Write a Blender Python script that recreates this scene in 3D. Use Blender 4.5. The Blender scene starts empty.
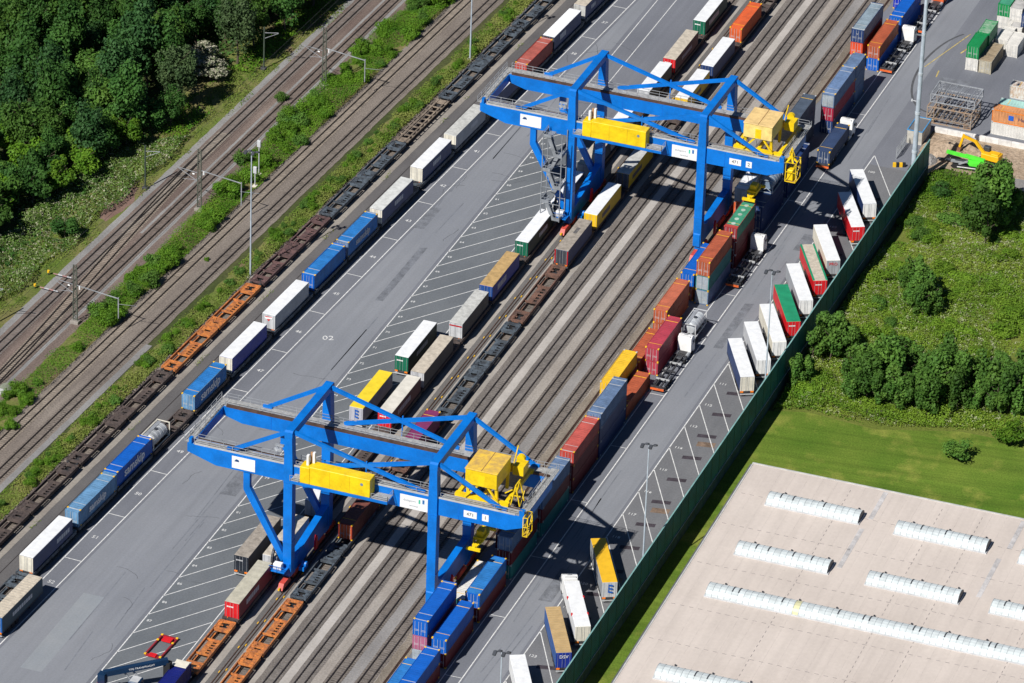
import bpy, bmesh, math, random
import numpy as np
from mathutils import Vector, Matrix
R = random.Random(7)
rad = math.radians
scn = bpy.context.scene
col = scn.collection

# ---------------------------------------------------------------- camera
cam_d = bpy.data.cameras.new("camera")
cam_d.sensor_width = 36.0
cam_d.lens = 190.12
cam_d.clip_start = 5.0
cam_d.clip_end = 20000.0
cam = bpy.data.objects.new("camera", cam_d)
col.objects.link(cam)
_f = Vector((-0.29070079, 0.82225288, -0.4892783))
_r = Vector((0.93602867, 0.35039883, 0.03272609))
_u = Vector((-0.19835167, 0.44846501, 0.87151348))
cam.matrix_world = Matrix(((_r.x, _u.x, -_f.x, 271.1141), (_r.y, _u.y, -_f.y, -767.7939), (_r.z, _u.z, -_f.z, 461.5577), (0, 0, 0, 1)))
scn.camera = cam

# ---------------------------------------------------------------- daylight
SUN_EL, SUN_AZ = rad(45.0), math.atan2(-0.287, -0.958)   # direction towards the sun (from +Y, clockwise)
w = bpy.data.worlds.new("World"); scn.world = w; w.use_nodes = True
nt = w.node_tree; nt.nodes.clear()
sky = nt.nodes.new("ShaderNodeTexSky"); sky.sky_type = 'NISHITA'; sky.sun_disc = False
sky.sun_elevation = SUN_EL; sky.sun_rotation = SUN_AZ; sky.altitude = 100; sky.dust_density = 0.0; sky.air_density = 0.65; sky.ozone_density = 5.0
bg = nt.nodes.new("ShaderNodeBackground"); bg.inputs[1].default_value = 0.05
wo = nt.nodes.new("ShaderNodeOutputWorld")
nt.links.new(sky.outputs[0], bg.inputs[0]); nt.links.new(bg.outputs[0], wo.inputs[0])
sd = bpy.data.lights.new("sun", 'SUN'); sd.energy = 5.0; sd.angle = rad(0.5); sd.color = (1.0, 0.965, 0.92)
sun = bpy.data.objects.new("sun", sd); col.objects.link(sun)
_s = Vector((-0.287 * math.cos(SUN_EL), -0.958 * math.cos(SUN_EL), math.sin(SUN_EL)))
sun.rotation_euler = _s.to_track_quat('Z', 'Y').to_euler()
scn.view_settings.view_transform = 'Standard'; scn.view_settings.look = 'None'
scn.view_settings.exposure = 0.22; scn.view_settings.gamma = 1.0

# ---------------------------------------------------------------- frames
AS, AF = 0.053, 0.0395            # the outer tracks run at a slight angle to the crane runway
def sk(x, y, z=0.0, a=AS):
    c, s = math.cos(a), math.sin(a)
    return Vector((x * c + y * s, -x * s + y * c, z))

# ---------------------------------------------------------------- materials
MATS = {}
def mat(name, rgb, rough=0.6, metal=0.0, var=0.12, scale=0.6, bump=0.0, wave=None, spec=0.35, rgb2=None, obj_rand=0.0, fine=0.0):
    """painted or plain surface: base colour with grime from noise, optional corrugation relief"""
    if name in MATS: return MATS[name]
    m = bpy.data.materials.new(name); m.use_nodes = True; MATS[name] = m
    t = m.node_tree; N = t.nodes; L = t.links
    b = N["Principled BSDF"]; b.inputs["Roughness"].default_value = rough; b.inputs["Metallic"].default_value = metal
    b.inputs["Specular IOR Level"].default_value = spec
    tc = N.new("ShaderNodeTexCoord"); oi = N.new("ShaderNodeObjectInfo")
    ad = N.new("ShaderNodeVectorMath"); ad.operation = 'MULTIPLY_ADD'
    cb = N.new("ShaderNodeCombineXYZ")
    for i in range(3): L.new(oi.outputs["Random"], cb.inputs[i])
    L.new(cb.outputs[0], ad.inputs[0]); ad.inputs[1].default_value = (91, 57, 33); L.new(tc.outputs["Object"], ad.inputs[2])
    n = N.new("ShaderNodeTexNoise"); n.inputs["Scale"].default_value = scale; n.inputs["Detail"].default_value = 6; n.inputs["Roughness"].default_value = 0.65
    L.new(ad.outputs[0], n.inputs["Vector"])
    mx = N.new("ShaderNodeMix"); mx.data_type = 'RGBA'
    c2 = rgb2 if rgb2 else tuple(c * (1 - 2 * var) for c in rgb)
    c1 = rgb if rgb2 else tuple(min(1.0, c * (1 + var * 0.8)) for c in rgb)
    mx.inputs[6].default_value = (*c2, 1); mx.inputs[7].default_value = (*c1, 1)
    mr = N.new("ShaderNodeMapRange"); mr.inputs[1].default_value = 0.35; mr.inputs[2].default_value = 0.62
    L.new(n.outputs[0], mr.inputs[0]); L.new(mr.outputs[0], mx.inputs[0])
    out = mx.outputs[2]
    if fine:
        n2 = N.new("ShaderNodeTexNoise"); n2.inputs["Scale"].default_value = 4.5; n2.inputs["Detail"].default_value = 3
        L.new(ad.outputs[0], n2.inputs["Vector"])
        f2 = N.new("ShaderNodeMapRange"); f2.inputs[1].default_value = 0.3; f2.inputs[2].default_value = 0.7; f2.inputs[3].default_value = 1 - fine; f2.inputs[4].default_value = 1 + fine
        L.new(n2.outputs[0], f2.inputs[0])
        v2 = N.new("ShaderNodeVectorMath"); v2.operation = 'SCALE'; L.new(out, v2.inputs[0]); L.new(f2.outputs[0], v2.inputs[3]); out = v2.outputs[0]
    if obj_rand:
        f3 = N.new("ShaderNodeMapRange"); f3.inputs[3].default_value = 1 - obj_rand; f3.inputs[4].default_value = 1 + obj_rand
        L.new(oi.outputs["Random"], f3.inputs[0])
        v3 = N.new("ShaderNodeVectorMath"); v3.operation = 'SCALE'; L.new(out, v3.inputs[0]); L.new(f3.outputs[0], v3.inputs[3]); out = v3.outputs[0]
    L.new(out, b.inputs["Base Color"])
    if wave:
        wv = N.new("ShaderNodeTexWave"); wv.wave_type = 'BANDS'; wv.bands_direction = 'Y'; wv.inputs["Scale"].default_value = wave
        L.new(tc.outputs["Object"], wv.inputs["Vector"])
        bp = N.new("ShaderNodeBump"); bp.inputs["Strength"].default_value = 0.6; bp.inputs["Distance"].default_value = 0.05
        L.new(wv.outputs["Fac"], bp.inputs["Height"]); L.new(bp.outputs[0], b.inputs["Normal"])
    elif bump:
        bp = N.new("ShaderNodeBump"); bp.inputs["Strength"].default_value = 0.7; bp.inputs["Distance"].default_value = bump
        L.new(n.outputs[0], bp.inputs["Height"]); L.new(bp.outputs[0], b.inputs["Normal"])
    return m

def gmat(name, rgb, rgb2, coarse=0.05, fine=2.2, fvar=0.18, streak=0.0, ang=0.0, rough=0.9, bump=0.0, patch=None, mid=None):
    """ground: two tones in broad patches, a fine grain and wheel streaks running along the yard"""
    m = bpy.data.materials.new(name); m.use_nodes = True; MATS[name] = m
    t = m.node_tree; N = t.nodes; L = t.links
    b = N["Principled BSDF"]; b.inputs["Roughness"].default_value = rough; b.inputs["Specular IOR Level"].default_value = 0.2
    tc = N.new("ShaderNodeTexCoord")
    mp = N.new("ShaderNodeMapping"); mp.inputs["Rotation"].default_value = (0, 0, ang); L.new(tc.outputs["Object"], mp.inputs[0])
    def noise(sc, det, vec, lo=0.35, hi=0.65, a=0.0, bb=1.0):
        n = N.new("ShaderNodeTexNoise"); n.inputs["Scale"].default_value = sc; n.inputs["Detail"].default_value = det; n.inputs["Roughness"].default_value = 0.6
        L.new(vec, n.inputs["Vector"])
        r = N.new("ShaderNodeMapRange"); r.inputs[1].default_value = lo; r.inputs[2].default_value = hi; r.inputs[3].default_value = a; r.inputs[4].default_value = bb
        L.new(n.outputs[0], r.inputs[0]); return r.outputs[0], n
    c, _ = noise(coarse, 7, mp.outputs[0])
    mx = N.new("ShaderNodeMix"); mx.data_type = 'RGBA'; mx.inputs[6].default_value = (*rgb, 1); mx.inputs[7].default_value = (*rgb2, 1); L.new(c, mx.inputs[0])
    out = mx.outputs[2]
    if mid:
        c3, _ = noise(mid[1], 5, mp.outputs[0], 0.52, 0.66)
        m3 = N.new("ShaderNodeMix"); m3.data_type = 'RGBA'; L.new(c3, m3.inputs[0]); L.new(out, m3.inputs[6]); m3.inputs[7].default_value = (*mid[0], 1); out = m3.outputs[2]
    def scale(fac):
        nonlocal out
        v = N.new("ShaderNodeVectorMath"); v.operation = 'SCALE'; L.new(out, v.inputs[0]); L.new(fac, v.inputs[3]); out = v.outputs[0]
    f, fn = noise(fine, 4, mp.outputs[0], 0.3, 0.7, 1 - fvar, 1 + fvar); scale(f)
    if streak:
        s2 = N.new("ShaderNodeMapping"); s2.inputs["Scale"].default_value = (1.0, 0.025, 1.0); L.new(mp.outputs[0], s2.inputs[0])
        s, _ = noise(0.7, 6, s2.outputs[0], 0.3, 0.7, 1 - streak, 1 + streak); scale(s)
    L.new(out, b.inputs["Base Color"])
    if bump:
        bp = N.new("ShaderNodeBump"); bp.inputs["Strength"].default_value = 1.0; bp.inputs["Distance"].default_value = bump
        L.new(fn.outputs[0], bp.inputs["Height"]); L.new(bp.outputs[0], b.inputs["Normal"])
    return m

def leafmat(name, rgb, rgb2, rand=0.2, scale=0.5, tint=None):
    if name in MATS: return MATS[name]
    m = bpy.data.materials.new(name); m.use_nodes = True; MATS[name] = m
    t = m.node_tree; N = t.nodes; L = t.links
    b = N["Principled BSDF"]; b.inputs["Roughness"].default_value = 0.6; b.inputs["Specular IOR Level"].default_value = 0.15
    tc = N.new("ShaderNodeTexCoord"); oi = N.new("ShaderNodeObjectInfo")
    n = N.new("ShaderNodeTexNoise"); n.inputs["Scale"].default_value = scale; n.inputs["Detail"].default_value = 4; L.new(tc.outputs["Object"], n.inputs["Vector"])
    r = N.new("ShaderNodeMapRange"); r.inputs[1].default_value = 0.35; r.inputs[2].default_value = 0.65; L.new(n.outputs[0], r.inputs[0])
    mx = N.new("ShaderNodeMix"); mx.data_type = 'RGBA'; mx.inputs[6].default_value = (*rgb, 1); mx.inputs[7].default_value = (*rgb2, 1); L.new(r.outputs[0], mx.inputs[0])
    out = mx.outputs[2]
    if tint:
        n2 = N.new("ShaderNodeTexNoise"); n2.inputs["Scale"].default_value = tint[1]; n2.inputs["Detail"].default_value = 6; n2.inputs["Roughness"].default_value = 0.75; L.new(tc.outputs["Object"], n2.inputs["Vector"])
        r2 = N.new("ShaderNodeMapRange"); r2.inputs[1].default_value = tint[2]; r2.inputs[2].default_value = tint[2] + 0.07; L.new(n2.outputs[0], r2.inputs[0])
        m2 = N.new("ShaderNodeMix"); m2.data_type = 'RGBA'; L.new(r2.outputs[0], m2.inputs[0]); L.new(out, m2.inputs[6]); m2.inputs[7].default_value = (*tint[0], 1); out = m2.outputs[2]
    f = N.new("ShaderNodeMapRange"); f.inputs[3].default_value = 1 - rand; f.inputs[4].default_value = 1 + rand; L.new(oi.outputs["Random"], f.inputs[0])
    v = N.new("ShaderNodeVectorMath"); v.operation = 'SCALE'; L.new(out, v.inputs[0]); L.new(f.outputs[0], v.inputs[3])
    L.new(v.outputs[0], b.inputs["Base Color"])
    tr = N.new("ShaderNodeBsdfTranslucent"); L.new(v.outputs[0], tr.inputs[0])
    ms = N.new("ShaderNodeMixShader"); ms.inputs[0].default_value = 0.22
    L.new(b.outputs[0], ms.inputs[1]); L.new(tr.outputs[0], ms.inputs[2]); L.new(ms.outputs[0], N["Material Output"].inputs[0])
    return m

# ---------------------------------------------------------------- mesh helpers
class MB:
    """collects boxes, bars, tubes and plates into one mesh"""
    def __init__(s): s.v = []; s.f = []
    def add(s, vs, fs):
        o = len(s.v); s.v += [tuple(v) for v in vs]; s.f += [tuple(i + o for i in f) for f in fs]; return s
    def box(s, x0, x1, y0, y1, z0, z1):
        return s.add([(x0,y0,z0),(x1,y0,z0),(x1,y1,z0),(x0,y1,z0),(x0,y0,z1),(x1,y0,z1),(x1,y1,z1),(x0,y1,z1)],
                     [(0,3,2,1),(4,5,6,7),(0,1,5,4),(1,2,6,5),(2,3,7,6),(3,0,4,7)])
    def cbox(s, x0, x1, y0, y1, z0, z1, c=0.05):
        """box with its upright edges and top rim chamfered"""
        def ring(d, z): return [(x0+d,y0,z),(x1-d,y0,z),(x1,y0+d,z),(x1,y1-d,z),(x1-d,y1,z),(x0+d,y1,z),(x0,y1-d,z),(x0,y0+d,z)]
        a = ring(c, z0); b = ring(c, z1 - c)
        t = [(x0+c,y0+c,z1),(x1-c,y0+c,z1),(x1-c,y0+c,z1),(x1-c,y1-c,z1),(x1-c,y1-c,z1),(x0+c,y1-c,z1),(x0+c,y1-c,z1),(x0+c,y0+c,z1)]
        f = [tuple(range(7, -1, -1))]
        for i in range(8):
            j = (i + 1) % 8; f.append((i, j, 8 + j, 8 + i))
        T = [(x0+c,y0+c,z1),(x1-c,y0+c,z1),(x1-c,y1-c,z1),(x0+c,y1-c,z1)]
        f += [(8,9,17,16),(9,10,17),(10,11,18,17),(11,12,18),(12,13,19,18),(13,14,19),(14,15,16,19),(15,8,16),(16,17,18,19)]
        return s.add(a + b + T, f)
    def bar(s, p, q, w, h=None, up=(0, 0, 1)):
        """rectangular bar from p to q, w wide and h high"""
        h = h or w; p = Vector(p); q = Vector(q); d = (q - p).normalized(); U = Vector(up)
        if abs(d.dot(U)) > 0.98: U = Vector((0, 1, 0))
        a = d.cross(U).normalized() * (w / 2); b = a.cross(d).normalized() * (h / 2)
        vs = [p-a-b, p+a-b, p+a+b, p-a+b, q-a-b, q+a-b, q+a+b, q-a+b]
        return s.add(vs, [(0,1,2,3),(7,6,5,4),(0,4,5,1),(1,5,6,2),(2,6,7,3),(3,7,4,0)])
    def tube(s, p, q, r, r2=None, n=10, cap=True):
        r2 = r if r2 is None else r2; p = Vector(p); q = Vector(q); d = (q - p).normalized()
        U = Vector((0, 0, 1)) if abs(d.z) < 0.9 else Vector((1, 0, 0))
        a = d.cross(U).normalized(); b = a.cross(d)
        vs = []
        for (c, rr) in ((p, r), (q, r2)):
            for i in range(n):
                t = 2 * math.pi * i / n; vs.append(c + (a * math.cos(t) + b * math.sin(t)) * rr)
        f = [(i, n + i, n + (i + 1) % n, (i + 1) % n) for i in range(n)]
        if cap: f += [tuple(range(n)), tuple(range(2 * n - 1, n - 1, -1))]
        return s.add(vs, f)
    def prism(s, pts, axis, a, b):
        """outline pts extruded along an axis from a to b"""
        n = len(pts)
        def P(u, v, t): return {'x': (t, u, v), 'y': (u, t, v), 'z': (u, v, t)}[axis]
        vs = [P(u, v, a) for u, v in pts] + [P(u, v, b) for u, v in pts]
        f = [(i, (i + 1) % n, n + (i + 1) % n, n + i) for i in range(n)] + [tuple(range(n - 1, -1, -1)), tuple(range(n, 2 * n))]
        return s.add(vs, f)
    def mesh(s, name):
        m = bpy.data.meshes.new(name); m.from_pydata(s.v, [], s.f); m.validate()
        bm = bmesh.new(); bm.from_mesh(m); bmesh.ops.recalc_face_normals(bm, faces=bm.faces[:]); bm.to_mesh(m); bm.free()
        return m

def link(name, me, m, parent=None, loc=None, rot=None, scale=None):
    if me.materials: pass
    else: me.materials.append(m)
    o = bpy.data.objects.new(name, me); col.objects.link(o)
    if m is not me.materials[0]:
        o.material_slots[0].link = 'OBJECT'; o.material_slots[0].material = m
    if parent: o.parent = parent
    if loc is not None: o.location = loc
    if rot is not None: o.rotation_euler = rot
    if scale is not None: o.scale = scale
    return o
def part(name, mb, m, parent, **k): return link(name, mb.mesh(name) if isinstance(mb, MB) else mb, m, parent, **k)
def thing(name, label, cat, loc=(0, 0, 0), rz=0.0, group=None):
    o = bpy.data.objects.new(name, None); o.empty_display_size = 0.5; col.objects.link(o)
    o.location = loc; o.rotation_euler = (0, 0, rz); o['label'] = label; o['category'] = cat
    if group: o['group'] = group
    return o
def tag(o, label, cat, group=None):
    o['label'] = label; o['category'] = cat
    if group: o['group'] = group
    return o
def kids(o): return [c for c in col.objects if c.parent is o]
CH = {}
def clone(root, label, loc, rz=None, group=None, paint=None, skip=(), scale=None):
    """copy of a thing with copies of its parts and sub-parts; paint maps a part name to its colour"""
    if root.name not in CH:
        def grab(o): return [(c, grab(c)) for c in o.children]
        CH[root.name] = grab(root)
    r = root.copy(); col.objects.link(r); r.location = loc; r['label'] = label
    if rz is not None: r.rotation_euler = (0, 0, rz)
    if group: r['group'] = group
    if scale: r.scale = scale
    def rec(lst, par):
        for c, sub in lst:
            base = c.name.split('.')[0]
            if base in skip: continue
            d = c.copy(); col.objects.link(d); d.parent = par
            if paint and base in paint and d.material_slots:
                d.material_slots[0].link = 'OBJECT'; d.material_slots[0].material = paint[base]
            rec(sub, d)
    rec(CH[root.name], r)
    return r
TXT = {}
def text(s, size, m, parent, M3, loc, name='lettering', bold=0.0):
    if (s, size) not in TXT:
        cu = bpy.data.curves.new('t', 'FONT'); cu.body = s; cu.size = size; cu.extrude = 0.012; cu.align_x = 'CENTER'; cu.align_y = 'CENTER'; cu.resolution_u = 2; cu.offset = bold
        o = bpy.data.objects.new('t', cu); TXT[(s, size)] = bpy.data.meshes.new_from_object(o); TXT[(s, size)].name = 'lettering'
        bpy.data.objects.remove(o); bpy.data.curves.remove(cu)
    o = link(name, TXT[(s, size)], m, parent)
    mm = Matrix(M3).transposed().to_4x4(); mm.translation = Vector(loc); o.matrix_local = mm
    return o
FACE_X = ((0, 1, 0), (0, 0, 1), (1, 0, 0))      # lettering on the side that faces +X
FACE_Y = ((1, 0, 0), (0, 0, 1), (0, -1, 0))     # lettering on the end that faces -Y
FLAT = ((1, 0, 0), (0, 1, 0), (0, 0, 1))

def sheet(name, pts, z, m, kind='structure'):
    me = bpy.data.meshes.new(name); me.from_pydata([(p[0], p[1], z) for p in pts], [], [tuple(range(len(pts)))])
    o = link(name, me, m); o['kind'] = kind; return o
def strip(name, x0, x1, y0, y1, z, m, a=None, jag=0.0, seed=1):
    """a long surface between two lines; a = angle of its frame; jag = uneven edges"""
    n = 2 if not jag else int((y1 - y0) / 1.5); r = random.Random(seed); vs = []; fs = []
    for i in range(n):
        y = y0 + (y1 - y0) * i / (n - 1)
        j0 = r.uniform(-jag, jag); j1 = r.uniform(-jag, jag)
        for x in (x0 + j0, x1 + j1):
            p = sk(x, y, z, a) if a is not None else Vector((x, y, z)); vs.append(tuple(p))
    for i in range(n - 1): fs.append((2*i, 2*i+1, 2*i+3, 2*i+2))
    me = bpy.data.meshes.new(name); me.from_pydata(vs, [], fs)
    o = link(name, me, m); o['kind'] = 'structure'; return o

# ---------------------------------------------------------------- colours
white = mat("white_paint", (0.80, 0.80, 0.78), 0.5, var=0.05, scale=0.8)
roofwhite = mat("roof_white", (0.76, 0.77, 0.77), 0.6, var=0.05, scale=0.9, fine=0.03)
roofgrey = mat("roof_grey", (0.50, 0.50, 0.47), 0.7, var=0.12, scale=1.1, fine=0.06)
rooftan = mat("roof_tan", (0.52, 0.46, 0.37), 0.7, var=0.12, scale=1.2, fine=0.06)
roofochre = mat("roof_ochre", (0.47, 0.31, 0.13), 0.7, var=0.13, scale=1.2, fine=0.06)
roofbrown = mat("roof_brown", (0.33, 0.29, 0.24), 0.8, var=0.16, scale=1.0, fine=0.08)
cream = mat("cream_paint", (0.70, 0.66, 0.55), 0.55, var=0.08)
sidegrey = mat("side_grey", (0.35, 0.37, 0.39), 0.5, var=0.08)
lightgrey = mat("light_grey_paint", (0.52, 0.53, 0.54), 0.5, var=0.08)
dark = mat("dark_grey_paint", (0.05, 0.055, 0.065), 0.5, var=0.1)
black = mat("black_rubber", (0.018, 0.018, 0.02), 0.85, var=0.1)
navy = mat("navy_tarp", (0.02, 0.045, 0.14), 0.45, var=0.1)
blue = mat("container_blue", (0.006, 0.11, 0.48), 0.45, var=0.08, wave=1.8)
blue_top = mat("sun_bleached_blue", (0.025, 0.185, 0.50), 0.5, var=0.14, wave=1.8, fine=0.05)
paleblue = mat("pale_blue_steel", (0.13, 0.28, 0.46), 0.5, var=0.16, wave=1.8, fine=0.08)
greyblue = mat("grey_blue_steel", (0.13, 0.20, 0.33), 0.55, var=0.16, wave=1.8, fine=0.06)
slate = mat("slate_steel", (0.075, 0.10, 0.14), 0.6, var=0.14, wave=1.8, fine=0.06)
redc = mat("container_red", (0.50, 0.062, 0.045), 0.5, var=0.13, wave=1.8, fine=0.05)
magenta = mat("container_magenta_red", (0.42, 0.05, 0.075), 0.5, var=0.12, wave=1.8, fine=0.05)
rust = mat("container_rust", (0.42, 0.10, 0.045), 0.55, var=0.15, wave=1.8, fine=0.06)
orange = mat("container_orange", (0.66, 0.12, 0.035), 0.5, var=0.12, wave=1.8, fine=0.05)
orange2 = mat("bright_orange_steel", (0.80, 0.22, 0.02), 0.5, var=0.08, wave=1.8)
maroon = mat("container_maroon", (0.16, 0.02, 0.025), 0.5, var=0.12, wave=1.8)
pink = mat("container_pink", (0.42, 0.13, 0.22), 0.55, var=0.12, wave=1.8)
teal = mat("container_teal", (0.03, 0.20, 0.19), 0.5, var=0.12, wave=1.8)
greenc = mat("container_green", (0.01, 0.24, 0.07), 0.5, var=0.12, wave=1.8)
seagreen = mat("roof_sea_green", (0.05, 0.27, 0.16), 0.6, var=0.14, scale=0.8)
yellowc = mat("container_yellow", (0.78, 0.47, 0.02), 0.5, var=0.08, wave=1.8)
whitec = mat("container_white", (0.68, 0.66, 0.61), 0.5, var=0.1, wave=1.8, fine=0.05)
tancon = mat("container_tan", (0.46, 0.42, 0.32), 0.6, var=0.16, wave=1.8, fine=0.08)
greycon = mat("container_grey", (0.34, 0.39, 0.43), 0.6, var=0.14, wave=1.8, fine=0.06)
turq = mat("container_turquoise", (0.36, 0.60, 0.55), 0.6, var=0.12, wave=1.8)
truckred = mat("truck_red", (0.62, 0.015, 0.02), 0.4, var=0.06)
truckyellow = mat("truck_yellow", (0.80, 0.50, 0.02), 0.45, var=0.06)
tarpyellow = mat("tarp_yellow", (0.80, 0.60, 0.03), 0.5, var=0.07)
truckgreen = mat("truck_green", (0.01, 0.13, 0.07), 0.45, var=0.08)
topgreen = mat("top_green", (0.02, 0.27, 0.13), 0.5, var=0.1)
cast = mat("casting_yellow", (0.85, 0.50, 0.02), 0.5, var=0.06)
castgrey = mat("casting_grey", (0.45, 0.46, 0.46), 0.6, var=0.1)
steel = mat("galvanised_steel", (0.40, 0.42, 0.44), 0.45, 0.3, var=0.15, scale=0.8)
darksteel = mat("dark_steel", (0.06, 0.06, 0.065), 0.6, 0.2, var=0.2)
mastpaint = mat("mast_paint", (0.42, 0.48, 0.53), 0.45, var=0.1)
craneblue = mat("crane_blue", (0.001, 0.160, 0.58), 0.42, var=0.10, scale=0.35, spec=0.4, fine=0.06)
craneyellow = mat("crane_yellow", (0.82, 0.56, 0.008), 0.45, var=0.10, scale=0.5, fine=0.06)
paleyellow = mat("trolley_house_yellow", (0.80, 0.60, 0.20), 0.5, var=0.12, scale=0.6)
deckgrey = mat("walkway_grating", (0.34, 0.34, 0.33), 0.8, var=0.15, scale=1.5, fine=0.15)
railbrown = mat("rail_brown", (0.10, 0.06, 0.045), 0.7, 0.2, var=0.2)
railtop = mat("rail_steel", (0.055, 0.045, 0.042), 0.45, 0.4, var=0.2)
wag_orange = mat("wagon_orange", (0.60, 0.21, 0.05), 0.65, var=0.2, scale=1.3, fine=0.22, rgb2=(0.24, 0.09, 0.045))
wag_rust = mat("wagon_rust_red", (0.19, 0.10, 0.07), 0.75, var=0.25, scale=0.9, fine=0.25, rgb2=(0.075, 0.05, 0.042))
wag_brown = mat("wagon_brown", (0.105, 0.08, 0.07), 0.8, var=0.25, scale=0.9, fine=0.2, rgb2=(0.045, 0.036, 0.035))
wag_black = mat("wagon_black_blue", (0.095, 0.12, 0.145), 0.7, var=0.25, scale=0.9, fine=0.2, rgb2=(0.028, 0.03, 0.035))
wag_tan = mat("wagon_dusty_tan", (0.30, 0.24, 0.18), 0.8, var=0.25, scale=0.9, fine=0.2, rgb2=(0.10, 0.08, 0.065))
lamp_orange = mat("lamp_orange", (0.85, 0.22, 0.02), 0.3, var=0.02)
glass = mat("dark_window_glass", (0.02, 0.03, 0.045), 0.08, var=0.05, spec=0.6)
# ================================================================ THE GROUND
Y0, Y1 = -200.0, 330.0
asphalt = gmat("asphalt", (0.142, 0.150, 0.172), (0.175, 0.183, 0.206), 0.035, 3.2, 0.10, 0.07, 0.0)
asphalt_lane = gmat("asphalt_lane", (0.195, 0.206, 0.228), (0.232, 0.242, 0.262), 0.03, 3.0, 0.07, 0.07, 0.02)
asphalt_dark = gmat("asphalt_bays", (0.118, 0.130, 0.142), (0.148, 0.160, 0.172), 0.06, 3.0, 0.12, 0.05, 0.0)
asphalt_brown = gmat("asphalt_parking", (0.135, 0.138, 0.146), (0.168, 0.170, 0.178), 0.06, 3.0, 0.12, 0.05, 0.0)
asphalt_strip = gmat("asphalt_strip_left", (0.100, 0.096, 0.097), (0.130, 0.124, 0.122), 0.09, 3.0, 0.14, 0.10, AS)
concrete = gmat("concrete_strip", (0.29, 0.265, 0.235), (0.37, 0.34, 0.305), 0.15, 2.5, 0.12, 0.06, 0.0)
concrete_l = gmat("concrete_strip_left", (0.24, 0.215, 0.19), (0.31, 0.285, 0.25), 0.12, 2.2, 0.16, 0.08, AS)
ballast = gmat("dark_ballast", (0.150, 0.133, 0.120), (0.205, 0.184, 0.166), 0.08, 3.4, 0.34, 0.10, 0.0, bump=0.15)
ballast_l = gmat("brown_ballast", (0.165, 0.138, 0.118), (0.232, 0.200, 0.170), 0.05, 3.4, 0.30, 0.16, AS, bump=0.15)
ballast_f = gmat("main_line_ballast", (0.135, 0.098, 0.084), (0.20, 0.158, 0.135), 0.05, 3.2, 0.30, 0.20, AF, bump=0.15)
gravel_tan = gmat("tan_gravel", (0.275, 0.245, 0.215), (0.345, 0.315, 0.280), 0.07, 3.0, 0.20, 0.10, 0.0, bump=0.08)
gravel_grey = gmat("grey_gravel", (0.215, 0.205, 0.196), (0.280, 0.268, 0.256), 0.07, 3.0, 0.18, 0.10, 0.0, bump=0.08)
gravel_path = gmat("grey_gravel_path", (0.20, 0.195, 0.19), (0.285, 0.28, 0.27), 0.08, 3.0, 0.20, 0.10, AS, bump=0.08)
gravel_brown = gmat("brown_gravel", (0.170, 0.145, 0.115), (0.250, 0.215, 0.175), 0.10, 3.0, 0.30, 0.18, 0.0, bump=0.1)
verge = gmat("dry_grass_verge", (0.095, 0.145, 0.022), (0.185, 0.165, 0.065), 0.09, 2.4, 0.30, 0.15, AS, mid=((0.17, 0.115, 0.075), 0.06), bump=0.15)
earth = gmat("earth", (0.040, 0.062, 0.015), (0.075, 0.080, 0.030), 0.03, 1.6, 0.35, 0.0, 0.0)
soil = gmat("bare_soil", (0.30, 0.22, 0.15), (0.43, 0.34, 0.25), 0.25, 1.4, 0.30, 0.0, 0.0, bump=0.4)
lawn = gmat("lawn", (0.075, 0.142, 0.013), (0.130, 0.188, 0.024), 0.07, 3.2, 0.24, 0.2, 1.45, mid=((0.20, 0.225, 0.04), 0.12), bump=0.1)
paint_w = mat("road_paint_white", (0.68, 0.68, 0.66), 0.7, var=0.12, scale=1.5, fine=0.18)
paint_y = mat("road_paint_yellow", (0.52, 0.40, 0.13), 0.7, var=0.2, scale=1.5, fine=0.2)

sheet("ground", [(-6000, -6000), (6000, -6000), (6000, 6000), (-6000, 6000)], -0.06, earth)
def poly_skew(name, xl, xr_list, z, m): pass
# the paved terminal: its left edge follows the left track, its right edge the green barrier
pl, ph = sk(-41.0, Y0), sk(-41.0, Y1)
sheet("terminal_pavement", [(pl.x, pl.y), (45.4, Y0), (45.4, 98.2), (41.4, 98.6), (41.2, 116.0), (160, 117.5), (160, Y1), (ph.x, ph.y)], 0.0, asphalt)
# left side, from the fence of weeds to the forest (angled frame)
strip("track_bed", -48.9, -40.95, Y0, Y1, 0.004, asphalt_strip, AS)
strip("loading_track_bed", -43.9, -40.75, Y0, Y1, 0.012, ballast, AS, 0.05, 2)
strip("concrete_path", -50.9, -48.8, Y0, Y1, 0.02, concrete_l, AS, 0.04, 3)
strip("bed_joint", -46.9, -46.75, Y0, Y1, 0.009, railtop, AS)
strip("wagon_track_bed", -54.6, -49.3, Y0, Y1, 0.008, ballast_l, AS, 0.15, 4)
strip("verge", -58.1, -54.3, Y0, Y1, 0.004, verge, AS, 0.3, 5)
strip("gravel_path", -59.9, -58.7, Y0, -22.0, 0.014, gravel_path, AS, 0.05, 6)
strip("track_ballast", -68.3, -59.6, Y0, Y1, 0.01, ballast_l, AS, 0.1, 7)
strip("verge", -76.4, -68.2, Y0, Y1, 0.002, verge, AS, 0.3, 8)
strip("track_ballast", -85.2, -73.3, Y0, Y1, 0.016, ballast_f, AF, 0.15, 9)
strip("gravel_path", -75.8, -75.1, Y0, Y1, 0.022, gravel_path, AF, 0.05, 10)
strip("gravel_path", -79.2, -78.7, Y0 + 215, Y1, 0.022, gravel_path, AF, 0.04, 11)
strip("gravel_path", -85.4, -84.1, Y0, Y1, 0.022, gravel_path, AF, 0.07, 12)
strip("verge", -96.0, -85.0, Y0, Y1, 0.006, verge, AF, 0.5, 13)
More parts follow.
